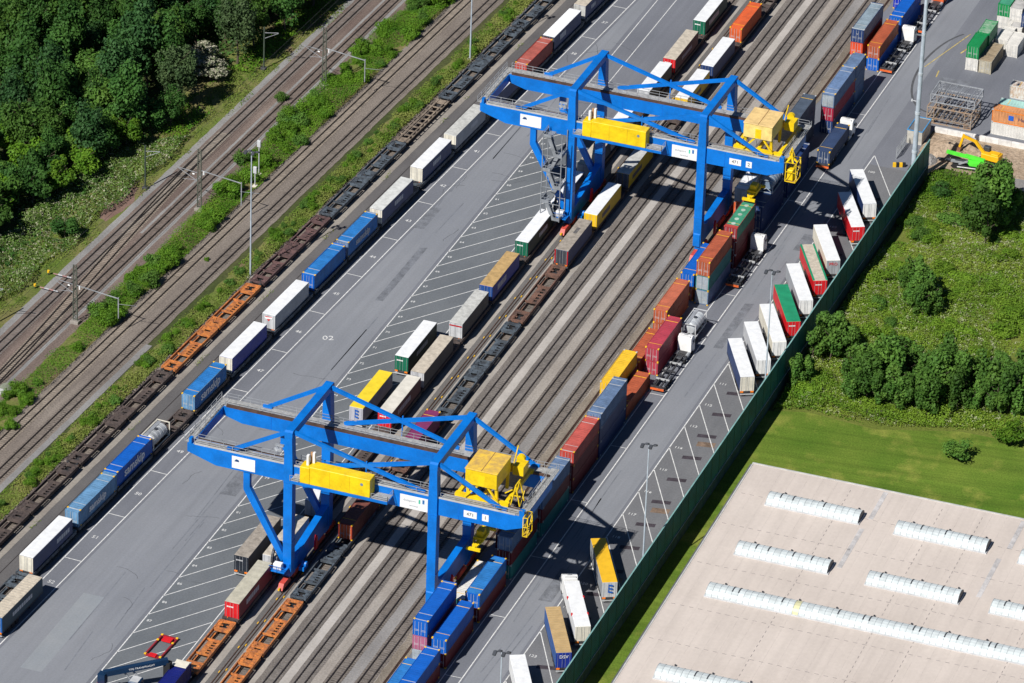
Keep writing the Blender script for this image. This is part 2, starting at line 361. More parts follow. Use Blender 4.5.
pb = [sk(-87.6 + 1.6 * math.cos(t * 0.5) * (1 + 0.25 * math.sin(t * 2.1)), 21.5 + 7.0 * math.sin(t * 0.5) * (1 + 0.15 * math.cos(t * 1.7))) for t in np.arange(0, 12.56, 0.45)]
sheet('bare_patch', [(q.x, q.y) for q in pb], 0.012, gmat('reddish_earth', (0.17, 0.105, 0.085), (0.22, 0.145, 0.115), 0.2, 3, 0.25, 0, 0))
# lanes between the left trains and the bays
a, b = sk(-36.1, Y0), sk(-36.1, Y1)
b = sk(-36.1, 175)
sheet("driving_lane", [(a.x, a.y), (-25.9, Y0), (-25.9, 175), (b.x, b.y)], 0.004, asphalt_lane)
strip("parking_bays", -25.15, -14.3, Y0, 94.0, 0.004, asphalt_dark)
strip("road_patch", -37.2, -33.6, -121.0, -97.0, 0.009, gmat("pale_patch", (0.235, 0.255, 0.275), (0.26, 0.275, 0.29), 0.2, 3, 0.06, 0.05, 0.0), 0.0)
# the four middle tracks and the crane runway
strip("siding_bed", -14.0, -10.1, Y0, Y1, 0.008, ballast, None, 0.06, 14)
strip("concrete_path", -10.2, -8.9, Y0, Y1, 0.014, concrete, None, 0.03, 15)
strip("runway_bed", -8.95, -6.85, Y0, Y1, 0.008, gmat("runway_dark", (0.12, 0.115, 0.11), (0.155, 0.145, 0.14), 0.1, 3, 0.2, 0.12, 0.0))
strip("concrete_path", -6.9, -6.15, Y0, Y1, 0.014, concrete, None, 0.03, 16)
strip("siding_bed", -6.3, -2.6, Y0, Y1, 0.008, ballast, None, 0.06, 17)
strip("concrete_path", -2.75, -1.75, Y0, Y1, 0.014, concrete, None, 0.05, 18)
strip("track_ballast", -1.75, 1.85, Y0, Y1, 0.008, ballast, None, 0.04, 19)
strip("concrete_path", 1.68, 3.15, Y0, Y1, 0.014, gmat("pale_concrete", (0.36, 0.335, 0.305), (0.44, 0.41, 0.375), 0.15, 2.5, 0.10, 0.05, 0.0), None, 0.03, 20)
strip("gravel_lane", 2.9, 16.6, Y0, Y1, 0.006, gravel_tan)
strip("gravel_lane", 10.6, 12.6, Y0, Y1, 0.010, gravel_grey, None, 0.04, 21)
strip("track_ballast", 3.15, 6.25, Y0, Y1, 0.016, ballast, None, 0.05, 22)
strip("track_ballast", 7.95, 10.65, Y0, Y1, 0.016, ballast, None, 0.05, 23)
strip("track_ballast", 12.5, 15.25, Y0, Y1, 0.016, ballast, None, 0.05, 24)
strip("runway_bed", 15.3, 17.6, Y0, Y1, 0.020, gravel_brown, None, 0.15, 25)
strip("road", 28.0, 33.4, Y0, 300.0, 0.004, asphalt_lane)
strip("truck_parking", 34.1, 45.2, Y0, 98.0, 0.004, asphalt_brown)
sheet("bare_soil", [(41.6, 98.5), (45, 98.3), (47, 102.3), (53, 101.5), (140, 104), (140, 117.0), (41.5, 115.8)], 0.003, soil)
sheet("gravel_patch", [(54.0, 101.5), (60, 103.6), (140, 107), (140, 96), (58, 99.5)], 0.008, gravel_grey)
sheet("lawn", [(45.5, -200), (240, -200), (240, 14), (78, 9.5), (64, 4.2), (52, 5.2), (45.5, 3.0)], 0.004, lawn)
sheet("grass_patch", [(46.4, 3.0), (52, 5.2), (64, 4.2), (78, 9.5), (240, 14), (240, 96), (58, 99.4), (46.4, 98)], 0.002,
      gmat("rough_meadow", (0.10, 0.135, 0.02), (0.15, 0.17, 0.035), 0.06, 2.4, 0.3, 0, 0, bump=0.15))

# ---------------------------------------------------------------- tracks
def railway(name, label, x, a, y0=Y0, y1=Y1, gauge=1.5, z=0.02, sleep=None, path=None):
    t = thing(name, label, 'railway track')
    def pos(u, v, zz):
        if path: u += path(v)
        return sk(u, v, zz, a) if a is not None else Vector((u, v, zz))
    n = 1 if not path else 36
    for s in (-1, 1):
        mb = MB()
        for i in range(n):
            v0 = y0 + (y1 - y0) * i / n; v1 = y0 + (y1 - y0) * (i + 1) / n
            mb.bar(pos(x + s * gauge / 2, v0, z + 0.10), pos(x + s * gauge / 2, v1, z + 0.10), 0.17, 0.20)
        part('rail', mb, railtop, t)
    if sleep:
        k = int((y1 - y0) / 0.62); vs = []; fs = []
        for i in range(k):
            v = y0 + 0.62 * i; j = R.uniform(-0.04, 0.04)
            o = len(vs)
            for zz in (z - 0.03, z + 0.045):
                for du, dv in ((-1.28, -0.13), (1.28, -0.13), (1.28, 0.13), (-1.28, 0.13)): vs.append(tuple(pos(x + du + j, v + dv, zz)))
            fs += [tuple(q + o for q in f) for f in ((4,5,6,7),(0,1,5,4),(1,2,6,5),(2,3,7,6),(3,0,4,7))]
        me = bpy.data.meshes.new('sleepers'); me.from_pydata(vs, [], fs)
        s = link('sleepers', me, sleep, t); s['kind'] = 'stuff'
    return t
sleep_dark = mat("sleeper_dark", (0.150, 0.128, 0.110), 0.9, var=0.25, scale=0.8)
sleep_pale = mat("sleeper_pale", (0.26, 0.22, 0.175), 0.9, var=0.2, scale=0.8)
sleep_conc = mat("sleeper_concrete", (0.165, 0.15, 0.138), 0.9, var=0.2, scale=0.8)
railway('railway_track', 'empty track just right of the left crane rail, dark sleepers beside the pale path', 0.25, None, sleep=sleep_conc)
railway('railway_track', 'empty track between the pale concrete path and the tan gravel, sleepers showing', 4.75, None, sleep=sleep_conc)
railway('railway_track', 'empty dark track between the tan gravel and the grey gravel', 9.3, None, sleep=sleep_dark)
railway('railway_track', 'empty dark track nearest to the right crane rail and container stacks', 13.85, None, sleep=sleep_dark)
railway('railway_track', 'loading track under the white trailers along the bay lines', -11.85, None, sleep=sleep_dark)
railway('railway_track', 'loading track under the wagons right of the left crane rail', -4.4, None, sleep=sleep_dark)
railway('railway_track', 'loading track under the long left train of trailers and containers', -42.35, AS, sleep=sleep_dark)
railway('railway_track', 'track under the empty wagons beside the weeds', -51.65, AS, sleep=sleep_dark)
railway('railway_track', 'open track beside the grey gravel path and weeds', -61.6, AS, sleep=sleep_dark)
railway('railway_track', 'open track with pale sleepers beside the green embankment', -66.1, AS, sleep=sleep_pale)
railway('railway_track', 'main line track nearest to the catenary masts', -77.2, AF, sleep=sleep_dark)
railway('railway_track', 'main line track nearest to the forest', -82.35, AF, sleep=sleep_conc)
def cross(v):
    t = min(max((58 - v) / 120.0, 0), 1); return 5.1 * (t * t * (3 - 2 * t))
railway('railway_track', 'turnout track curving between the two main line tracks', -82.35, AF, -62, 58, path=cross, z=0.03, sleep=sleep_pale)
def crane_rail(label, x, w):
    t = thing('crane_rail', label, 'crane rail')
    for s in (-1, 1): part('rail', MB().box(x + s * w - 0.07, x + s * w + 0.07, Y0, Y1, 0.02, 0.14), railbrown, t)
    if w > 0.2:
        me = MB().box(-0.12, 0.12, -0.28, 0.28, 0.0, 0.10).mesh('marker_block')
        k = 0
        for i in range(34):
            y = -125 + i * 7.8
            for s in (-1, 1): link('marker_block', me, cast, t, loc=(x + s * (w + 0.1), y + 0.5 * s, 0.03)); k += 1
    return t
crane_rail('left crane rail with yellow markers between the two loading tracks', -7.66, 0.26)
crane_rail('right crane rail beside the container stacks', 16.84, 0.12)

# ---------------------------------------------------------------- road markings
mk = MB()
def line(p, q, w=0.16, z=0.013):
    p = Vector((p[0], p[1], 0)); q = Vector((q[0], q[1], 0)); d = (q - p).normalized(); n = Vector((-d.y, d.x, 0)) * w / 2
    mk.add([(*(p + n).xy, z), (*(q + n).xy, z), (*(q - n).xy, z), (*(p - n).xy, z)], [(0, 3, 2, 1)])
def skl(x0, y0, x1, y1, w=0.16): line(sk(x0, y0), sk(x1, y1), w)
skl(-39.85, -130, -39.85, Y1, 0.18); skl(-36.72, -130, -36.72, Y1, 0.18)
tick0 = None
for k in range(22):
    y = -90.56 + 15.38 * k
    skl(-39.8, y, -36.8, y, 0.15)
line((-25.15, Y0), (-25.15, 90), 0.18); line((-14.72, Y0), (-14.72, 92), 0.16)
for k in range(-14, 30):
    y = 52.14 - 6.04 * k
    if y > 84: continue
    line((-25.15, y), (-14.9, y + 13.9), 0.15)
line((-25.0, 92), (-25.0, Y1), 0.15); line((-21.6, 92), (-21.6, Y1), 0.15)
line((24.65, Y0), (24.65, Y1), 0.15); line((27.55, Y0), (27.55, Y1), 0.18)
for k in range(-8, 16):
    y = 0.5 + 19.4 * k
    line((24.7, y), (27.5, y + 0.1), 0.13)
line((34.05, Y0), (34.05, 101.8), 0.18); bay_big = True
for k in range(-15, 12):
    y = 15.9 + 7.87 * k - (0.7 if k == 11 else 0)
    line((34.05, y), (34.05 + 10.2, y - 20.0 * 10.2 / 10.2 * 0.98), 0.15)
m_ = mk.mesh('lane_markings'); o = link('lane_markings', m_, paint_w); o['kind'] = 'structure'
mk = MB()
line((36.0, 159), (31.9, 141.5), 0.2); line((39.5, 117.0), (40.0, 125.0), 0.16); line((36.6, 150), (37.6, 154), 0.3); line((39.0, 150.5), (40.0, 154.5), 0.3)
line((34.9, 141), (35.2, 138.2), 0.25)
o = link('lane_markings', mk.mesh('lane_markings'), paint_y); o['kind'] = 'structure'
def bay_number(s, size, x, y, rz, m=paint_w):
    c, n = math.cos(rz), math.sin(rz)
    o = text(s, size, m, None, ((c, n, 0), (-n, c, 0), (0, 0, 1)), (x, y, 0.012), 'bay_number'); o['kind'] = 'structure'; return o
for k in range(20):
    y = -90.56 + 15.38 * (k - 0.5) ; p = sk(-38.2, y)
    bay_number(str(52 - k), 1.2, p.x, p.y, -AS)
for k in range(-5, 27):
    y = 52.14 - 6.04 * k
    bay_number(str(61 + k), 0.85, -24.2, y + 4.4, 0.12)
for k in range(-15, 11):
    y = 15.9 + 7.87 * k
    bay_number(str(110 - k), 0.95, 35.5, y + 0.5, 0.0)
bay_number('02', 2.1, -32.9, -4.0, 0.35)
# dark stains where trailer legs stand, and the odd rust patch
stain = mat("oil_stain", (0.055, 0.045, 0.055), 0.9, var=0.2, scale=1.0, fine=0.25)
stainb = mat("rust_stain", (0.20, 0.14, 0.10), 0.9, var=0.2, scale=1.0, fine=0.2)
for k in range(-14, 10):
    y = 15.9 + 7.87 * k
    sheet('oil_stain', [(37.15, y - 2.7), (40.3, y - 2.0), (40.2, y - 0.9), (37.05, y - 1.6)], 0.010, stain)
    if k % 3 == 0: sheet('rust_stain', [(38.0, y - 5.6), (41.0, y - 5.0), (40.9, y - 3.4), (37.9, y - 4.0)], 0.010, stainb)
# cable trench lids, drains, patched joints and tyre marks on the lanes
dk = mat('joint_dark', (0.09, 0.095, 0.105), 0.9, var=0.2, fine=0.3); pt = mat('patch_mid', (0.165, 0.175, 0.195), 0.9, var=0.15, fine=0.15); rx = random.Random(5)
for i in range(26):
    x, y = rx.uniform(-37, -26), rx.uniform(-118, 130); x += max(0, y) * 0.02; q = [(x, y)]
    me_ = MB(); p0 = Vector((x, y, 0.0085)); a_ = rx.choice((0.0, 0.1, 1.5, 1.6)) + rx.uniform(-.3, .3)
    for j in range(7):
        p1 = p0 + Vector((math.cos(a_), math.sin(a_), 0)) * rx.uniform(0.5, 1.3); a_ += rx.uniform(-.5, .5); n_ = Vector((-math.sin(a_), math.cos(a_), 0)) * 0.04
        me_.add([p0 - n_, p1 - n_, p1 + n_, p0 + n_], [(0, 1, 2, 3)]); p0 = p1
    o = link('crack', me_.mesh('crack'), dk); o['kind'] = 'structure'
for (x, y, w_, l_) in ((-34.5, 40, 2.2, 9), (-29.5, -60, 2.8, 14), (30.5, -70, 2.2, 11), (29.8, 20, 1.6, 18), (31.5, 60, 2.0, 7), (-30.5, 12, 1.4, 22), (36, 130, 6, 9), (70, 150, 9, 6)):
    sheet('road_patch', [(x, y), (x + w_, y + 0.3), (x + w_ * 1.02, y + l_), (x + 0.1, y + l_ * 0.97)], 0.0075, pt)
for i in range(30):
    x = rx.choice((-30.2, -28.4, -33.0, 29.5, 31.3)) + rx.uniform(-.6, .6); y = rx.uniform(-125, 110); L_ = rx.uniform(8, 26); dx_ = rx.uniform(-.8, .8)
    o = sheet('tyre_mark', [(x, y), (x + 0.22, y), (x + dx_ + 0.22, y + L_), (x + dx_, y + L_)], 0.0065, mat('tyre_grey', (0.175, 0.187, 0.21), 0.9, var=0.1, fine=0.1))
# a broad curved tyre mark on the far yard
tm = MB(); prev = None
for i in range(40):
    t = rad(120 + i * 4.2); p = Vector((38.5 + 7.4 * math.cos(t), 142 + 19 * math.sin(t), 0.007))
    if prev is not None:
        d = (p - prev).normalized(); n = Vector((-d.y, d.x, 0)) * 0.22
        tm.add([prev - n, p - n, p + n, prev + n], [(0, 1, 2, 3)])
    prev = p
o = link('tyre_mark', tm.mesh('tyre_mark'), mat("tyre_mark_dark", (0.085, 0.088, 0.095), 0.9)); o['kind'] = 'structure'
# ================================================================ LOADING UNITS
def wheel_mesh(r=0.5, w=0.3):
    mb = MB().tube((-w / 2, 0, 0), (w / 2, 0, 0), r, n=14)
    mb.tube((-w / 2 - 0.02, 0, 0), (w / 2 + 0.02, 0, 0), r * 0.45, n=8)
    return mb.mesh('wheel')
WHEEL = wheel_mesh()
def dashes(parent, m, x, y0, z, sizes, axis='x'):
    """an illegible painted company name: a row of pale blocks on the tarpaulin"""
    mb = MB(); y = y0
    for wd, hh in sizes:
        if axis == 'x': mb.box(x, x + 0.012, y, y + wd, z, z + hh)
        else: mb.box(y, y + wd, x - 0.012, x, z, z + hh); wd -= 0.08
        y += wd + 0.14
    return part('lettering', mb, m, parent)

# --- semi-trailer: rear doors at y=0, front at y=13.6
def make_trailer(label, ribs=False, frame=False):
    t = thing('semi_trailer', label, 'semi-trailer')
    part('box_body', MB().cbox(-1.26, 1.26, 0.05, 13.6, 1.15, 3.93, 0.04), white, t)
    part('roof', MB().cbox(-1.24, 1.24, 0.06, 13.58, 3.935, 4.0, 0.03), roofwhite, t)
    if ribs:
        me = MB().box(-1.2, 1.2, -0.05, 0.05, 0, 0.05).mesh('roof_rib')
        for i in range(19): link('roof_rib', me, roofwhite, t, loc=(0, 0.7 + i * 0.68, 4.0))
    for s in (-1, 1):
        d = part('rear_door', MB().box(s * 0.03, s * 1.22, -0.02, 0.045, 1.2, 3.88), white, t)
        k = MB()
        for u in (0.25, 0.95): k.box(s * u - 0.02, s * u + 0.02, -0.06, -0.025, 1.2, 3.86)
        part('lock_rod', k, steel, d)
        part('side_rail', MB().box(s * 1.265, s * 1.30, 0.1, 13.5, 1.12, 1.24), darksteel, t)
        part('tail_light', MB().box(s * 0.62, s * 1.16, -0.13, -0.03, 0.92, 1.17), lamp_orange, t)
        part('landing_leg', MB().box(s * 0.75 - 0.08, s * 0.75 + 0.08, 9.9, 10.1, 0.05, 1.0), darksteel, t)
    part('bumper', MB().box(-1.2, 1.2, -0.12, 0.0, 0.5, 0.66), castgrey, t)
    part('chassis', MB().box(-0.6, -0.42, 0.1, 13.2, 0.85, 1.14).box(0.42, 0.6, 0.1, 13.2, 0.85, 1.14).box(-1.2, 1.2, 0.02, 0.12, 0.8, 1.14), darksteel, t)
    for s in (-1, 1):
        for i in range(3): link('wheel', WHEEL, black, t, loc=(s * 1.02, 2.5 + i * 1.31, 0.5))
    if frame:
        part('side_skirt', MB().box(1.262, 1.29, 5.6, 9.4, 0.5, 1.1).box(-1.29, -1.262, 5.6, 9.4, 0.5, 1.1), white, t)
    return t
TP = make_trailer('x'); TR = make_trailer('y', ribs=True)
used = {'TP': False, 'TR': False}
def trailer(label, x, y, frame=None, rz=0.0, z=0.0, body=white, roof=roofwhite, door=None, logo=None, logo_m=None, side=None, side_m=None, ribs=False, group=None, big=False, length=13.6, rail=None, band=None):
    src = TR if ribs else TP; key = 'TR' if ribs else 'TP'
    if frame is not None: loc = sk(x, y, z, frame); rz = -frame
    else: loc = Vector((x, y, z))
    paint = {'box_body': body, 'roof': roof, 'roof_rib': roof, 'rear_door': door or body, 'side_skirt': body, 'side_rail': rail or darksteel}
    t = clone(src, label, loc, rz, group, paint, scale=(1, length / 13.6, 1))
    if logo:
        if big: text(logo, 2.1, logo_m, t, ((0.97, 0, 0.22), (0.28, 0, 0.96), (0, -1, 0)), (0, -0.08, 2.7), bold=0.06)
        else: text(logo, 0.8, logo_m, t, FACE_Y, (0, -0.07, 3.2))
    elif band: dashes(t, band, -0.065, -0.85, 3.05, [(0.2, 0.24), (0.12, 0.24), (0.2, 0.24), (0.16, 0.24), (0.2, 0.24)], 'y')
    if side:
        if isinstance(side, str): text(side, 1.5, side_m, t, FACE_X, (1.275, 6.6, 2.5))
        else: dashes(t, side_m or lightgrey, 1.262, side[0], side[1], [(0.6, side[2])] * side[3])
    return t

# --- container: doors at y=0
CONT = {}
def make_container(L, H=2.6, hc=False):
    k = (L, H)
    if k in CONT: return CONT[k]
    t = thing('shipping_container', 'proto', 'shipping container')
    part('body', MB().box(-1.17, 1.17, 0.08, L - 0.04, 0.16, H - 0.07), blue, t)
    # corrugated side: real vertical ribs
    fr = MB()
    for s in (-1, 1):
        for z in (0.08, H - 0.08): fr.box(s * 1.19 - 0.035, s * 1.19 + 0.035, 0.0, L, z - 0.075, z + 0.075)
        for y in (0.07, L - 0.07): fr.box(s * 1.16 - 0.06, s * 1.16 + 0.06, y - 0.07, y + 0.07, 0, H - 0.003)
    for y in (0.06, L - 0.06):
        for z in (0.08, H - 0.08): fr.box(-1.1, 1.1, y - 0.055, y + 0.055, z - 0.07, z + 0.07)
    part('frame', fr, blue, t)
    me = MB().box(-0.13, 0.13, -0.17, 0.17, -0.09, 0.09).mesh('corner_casting')
    oy = (L - 12.19) / 2 if L > 12.5 else 0.0
    for s in (-1, 1):
        for y in (0.11 + oy, L - 0.11 - oy):
            for z in (0.07, H - 0.05): link('corner_casting', me, cast, t, loc=(s * 1.13, y, z))
    for s in (-1, 1):
        d = part('door', MB().box(s * 0.02, s * 1.08, -0.01, 0.06, 0.2, H - 0.18), blue, t)
        kk = MB()
        for u in (0.22, 0.85): kk.box(s * u - 0.025, s * u + 0.025, -0.05, -0.012, 0.15, H - 0.15)
        for zz in (0.9, 1.1): kk.box(s * 0.15, s * 0.95, -0.04, -0.015, zz, zz + 0.05)
        part('lock_rod', kk, castgrey, d)
    if L > 12.5:
        for y in (oy + 0.11, L - oy - 0.11):
            part('roof_beam', MB().box(-1.0, 1.0, y - 0.06, y + 0.06, H - 0.07, H + 0.004), castgrey, t)
            yy = y + (1.9 if y < L / 2 else -1.9)
            part('roof_joint', MB().box(-1.15, 1.15, yy - 0.05, yy + 0.05, H - 0.07, H - 0.03), castgrey, t)
    else:
        for y in (1.75, L - 1.75) if L > 9 else ():
            part('roof_joint', MB().box(-1.15, 1.15, y - 0.04, y + 0.04, H - 0.07, H - 0.03), cast, t)
    me = MB()
    n = int(L / 0.56)
    for i in range(n):
        y = 0.4 + i * 0.56
        if y > L - 0.4: break
        me.box(-1.195, 1.195, y, y + 0.2, 0.17, H - 0.16); me.box(-1.0, 1.0, y, y + 0.2, H - 0.1, H - 0.045)
    o = part('corrugation', me, blue, t); o['kind'] = 'stuff'
    CONT[k] = t
    return t
def container(label, x, y, z, L, m, H=2.6, top=None, frame=None, castm=None, group=None, rz=0.0, side=None, side_m=None, door=None, door_m=None, side_size=1.3, doorcol=None, ry=None):
    src = make_container(L, H)
    if frame is not None: loc = sk(x, y, z, frame); rz = -frame
    else: loc = Vector((x, y, z))
    p = {'body': top or m, 'frame': m, 'door': doorcol or m, 'corrugation': m}
    if top: p['corrugation'] = top; p['body'] = top; p['frame'] = m
    if castm: p['corner_casting'] = castm
    t = clone(src, label, loc, rz, group, p)
    if side: text(side, side_size * 1.45, side_m or lightgrey, t, FACE_X, (1.24, L / 2, H * 0.5), bold=0.05)
    if door: text(door, 0.42, door_m or lightgrey, t, FACE_Y, (0, -0.06, H * 0.68))
    return t

# --- tank container 20 ft
def make_tank(label, loc, rz, frm, shell, L=6.06, cat='tank container'):
    t = thing('tank_container', label, cat, loc, rz)
    f = MB()
    for y in (0.08, L - 0.08):
        for s in (-1, 1): f.bar((s * 1.15, y, 0), (s * 1.15, y, 2.55), 0.15, 0.15)
        for z in (0.08, 2.5): f.bar((-1.15, y, z), (1.15, y, z), 0.13, 0.13)
        f.bar((-1.1, y, 0.2), (0, y, 1.0), 0.09, 0.09); f.bar((1.1, y, 0.2), (0, y, 1.0), 0.09, 0.09)
    for s in (-1, 1): f.bar((s * 1.15, 0.1, 0.08), (s * 1.15, L - 0.1, 0.08), 0.14, 0.14)
    part('frame', f, frm, t)
    part('top_rail', MB().bar((-1.1, 0.1, 2.5), (-1.1, L - 0.1, 2.5), 0.16, 0.1), frm, t)
    part('tank', MB().tube((0, 0.7, 1.32), (0, L - 0.7, 1.32), 1.1, n=24).tube((0, 0.35, 1.32), (0, 0.7, 1.32), 0.75, 1.1, n=24).tube((0, L - 0.7, 1.32), (0, L - 0.35, 1.32), 1.1, 0.75, n=24), shell, t)
    b = MB()
    for i in range(5): b.tube((0, 1.0 + i * (L - 2) / 4 - 0.04, 1.32), (0, 1.0 + i * (L - 2) / 4 + 0.04, 1.32), 1.125, n=24)
    part('band', b, lightgrey, t)
    part('catwalk', MB().box(-0.9, -0.25, 0.4, L - 0.4, 2.42, 2.47), steel, t)
    part('manhole', MB().tube((0.1, L / 2, 2.38), (0.1, L / 2, 2.6), 0.3, n=14), dark, t)
    return t

# --- wagons
def make_wagon(name, label, m, units=2, kind='pocket', UL=17.1):
    t = thing(name, label, 'rail wagon')
    sill = MB().box(-0.07, 0.07, 0.45, UL - 0.45, 0.55, 1.16).box(-0.1, 0.1, 0.45, UL - 0.45, 1.12, 1.2)
    sill = sill.mesh('side_sill')
    e = MB().box(-1.32, -0.55, 0.25, 3.15, 0.98, 1.08).box(0.55, 1.32, 0.25, 3.15, 0.98, 1.08).box(-0.55, 0.55, 0.25, 1.3, 0.98, 1.08).box(-0.55, 0.55, 1.9, 2.6, 0.9, 1.06)
    for (u, v) in ((-0.95, 0.8), (0.0, 0.8), (0.95, 0.8), (-0.95, 2.2), (0.95, 2.2)): e.box(u - 0.28, u + 0.28, v - 0.3, v + 0.25, 1.08, 1.17)
    e.box(-1.36, 1.36, 0.22, 0.42, 0.9, 1.2); e.box(-1.36, 1.36, 3.05, 3.25, 0.7, 1.2)
    end = e.mesh('end_deck')
    e2 = MB().box(-1.32, -0.62, 0.25, 3.15, 1.0, 1.1).box(0.62, 1.32, 0.25, 3.15, 1.0, 1.1).box(-0.62, 0.62, 0.25, 0.9, 1.0, 1.1).box(-0.62, 0.62, 2.45, 3.15, 1.0, 1.1).box(-0.62, -0.3, 1.5, 1.8, 0.95, 1.05).box(0.3, 0.62, 1.5, 1.8, 0.95, 1.05)
    for u in (-0.95, 0.95):
        for v in (0.8, 1.5, 2.3): e2.box(u - 0.26, u + 0.26, v - 0.2, v + 0.2, 1.1, 1.2)
    e2.box(-1.36, 1.36, 0.22, 0.42, 0.9, 1.22); e2.box(-1.36, 1.36, 3.05, 3.25, 0.7, 1.2)
    endo = e2.mesh('end_deck')
    c = MB().box(-0.85, 0.1, 6.4, 10.9, 0.68, 0.76).box(0.72, 1.3, 6.4, 10.9, 0.68, 0.76)
    yy = 6.4
    for i in range(6): c.box(0.1, 0.72, yy, yy + 0.32, 0.68, 0.76); yy += 0.82
    c.box(-1.36, 1.36, 6.25, 6.45, 0.6, 0.95); c.box(-1.36, 1.36, 10.85, 11.05, 0.6, 0.95); c.box(-1.28, -1.2, 6.4, 10.9, 0.7, 0.9)
    cen = c.mesh('pocket_deck')
    fl = MB().box(-1.25, -0.8, 3.2, 6.3, 0.35, 0.42).box(-1.25, -0.8, 11.0, 13.9, 0.35, 0.42).box(0.95, 1.25, 3.2, 6.3, 0.35, 0.42).box(0.95, 1.25, 11.0, 13.9, 0.35, 0.42).mesh('pocket_floor')
    UF = MB().box(-0.2, 1.0, 6.5, 10.8, 0.4, 0.5).box(-0.6, 0.6, 0.5, 2.9, 0.5, 0.62).box(-0.6, 0.6, UL - 2.9, UL - 0.5, 0.5, 0.62).mesh('underframe_shade')  # underframe plates, added in black so the deck holes look shaded
    ladder = MB()
    for u in (-0.75, 0.75): ladder.box(u - 0.14, u + 0.14, 0.5, UL - 0.5, 0.85, 1.15)
    for i in range(9): ladder.box(-1.3, 1.3, 1.2 + i * 1.84, 1.45 + i * 1.84, 0.9, 1.1)
    ladder.box(-1.3, 1.3, 0.25, 1.9, 0.95, 1.05); ladder.box(-1.3, 1.3, UL - 1.9, UL - 0.25, 0.95, 1.05)
    ladder = ladder.mesh('ladder_frame')
    bog = MB()
    for s in (-1, 1): bog.box(s * 0.95 - 0.12, s * 0.95 + 0.12, -1.25, 1.25, 0.42, 0.78)
    bog.box(-1.0, 1.0, -0.2, 0.2, 0.4, 0.75); bog = bog.mesh('bogie')
    ws = MB()
    for v in (-0.9, 0.9):
        for s in (-1, 1): ws.tube((s * 0.68, v, 0.46), (s * 0.82, v, 0.46), 0.46, n=14)
        ws.tube((-0.7, v, 0.46), (0.7, v, 0.46), 0.09, n=8)
    ws = ws.mesh('wheelset')
    for k in range(units):
        o = k * UL
        if kind == 'pocket':
            for s in (-1, 1): link('side_sill', sill, m, t, loc=(s * 1.36, o, 0))
            first = endo if k == 0 else end; last = end if k < units - 1 else endo
            link('end_deck', first, m, t, loc=(0, o, 0)); link('end_deck', last, m, t, loc=(0, o + UL, 0), rot=(0, 0, math.pi))
            link('underframe_shade', UF, black, t, loc=(0, o, 0)); link('pocket_deck', cen, m, t, loc=(0, o, 0)); link('pocket_floor', fl, m, t, loc=(0, o, 0))['kind'] = 'stuff'
        else:
            link('ladder_frame', ladder, m, t, loc=(0, o, 0))
            for s in (-1, 1): link('side_sill', MB().box(-0.05, 0.05, 0.5, UL - 0.5, 0.85, 1.12).mesh('side_sill'), m, t, loc=(s * 1.33, o, 0))
    for v in [1.9] + [UL * k for k in range(1, units)] + [UL * units - 1.9]:
        b = link('bogie', bog, darksteel, t, loc=(0, v, 0)); link('wheelset', ws, railbrown, b)
    bf = MB()
    for y, s in ((0.25, -1), (UL * units - 0.25, 1)):
        for u in (-0.87, 0.87): bf.tube((u, y, 1.05), (u, y + s * 0.45, 1.05), 0.11, n=8); bf.tube((u, y + s * 0.45, 1.05), (u, y + s * 0.5, 1.05), 0.24, n=10)
    part('buffer', bf, darksteel, t)
    return t
W2 = make_wagon('pocket_wagon', 'bright orange empty double pocket wagon on the weed-side track', wag_orange)
W2.location = sk(-51.65, -30.1, 0.1, AS); W2.rotation_euler = (0, 0, -AS)
WPARTS = ('side_sill', 'end_deck', 'pocket_deck', 'pocket_floor', 'ladder_frame')
def wagon(src, label, x, y, m, frame=None, ly=1.0, z=0.1, group=None):
    loc = sk(x, y, z, frame) if frame is not None else Vector((x, y, z))
    return clone(src, label, loc, -frame if frame is not None else 0.0, group, {p: m for p in WPARTS}, scale=(1, ly, 1))
W1 = make_wagon('pocket_wagon', 'dark open wagon end below the lowest white trailer of the left train', wag_black, units=1)
W1.location = sk(-42.35, -117.6, 0.1, AS); W1.rotation_euler = (0, 0, -AS)
WL = make_wagon('flat_wagon', 'dusty tan ladder-frame wagon in the row beside the weeds', wag_tan, units=1, kind='ladder', UL=19.6)
WL.location = sk(-51.65, 66.0, 0.1, AS); WL.rotation_euler = (0, 0, -AS)
G_EMPTY = 'empty wagons coupled in the row beside the weeds'
wagon(W2, 'dark brown empty double pocket wagon coupled below the orange one, weed side', -51.65, -65.0, wag_brown, AS, group=G_EMPTY)
wagon(W2, 'dark wagon with cream patches on its coupling end, lowest of the weed-side row', -51.65, -99.7, wag_brown, AS, group=G_EMPTY)
for y in (-66.0, -65.6): pass
wagon(W2, 'rusty purple-brown empty wagon coupled above the orange one, foot of the light mast', -51.65, 4.7, wag_rust if False else mat("wagon_purple_brown", (0.15, 0.085, 0.08), 0.8, var=0.25, scale=0.9, fine=0.2, rgb2=(0.06, 0.04, 0.04)), AS, ly=0.82, group=G_EMPTY)
wagon(W2, 'black empty wagon with blue-grey sills, middle of the weed-side row', -51.65, 33.2, wag_black, AS, ly=0.955, group=G_EMPTY)
wagon(W2, 'long black empty wagon with blue-grey sills above the tan ladder-frame wagon', -51.65, 86.0, wag_black, AS, group=G_EMPTY)
wagon(W2, 'black empty wagon at the top edge of the view, last of the weed-side row', -51.65, 120.6, wag_black, AS, group=G_EMPTY)
W2['group'] = G_EMPTY; WL['group'] = G_EMPTY
cp = MB()
c_ = sk(-51.65, -65.3, 0, AS)
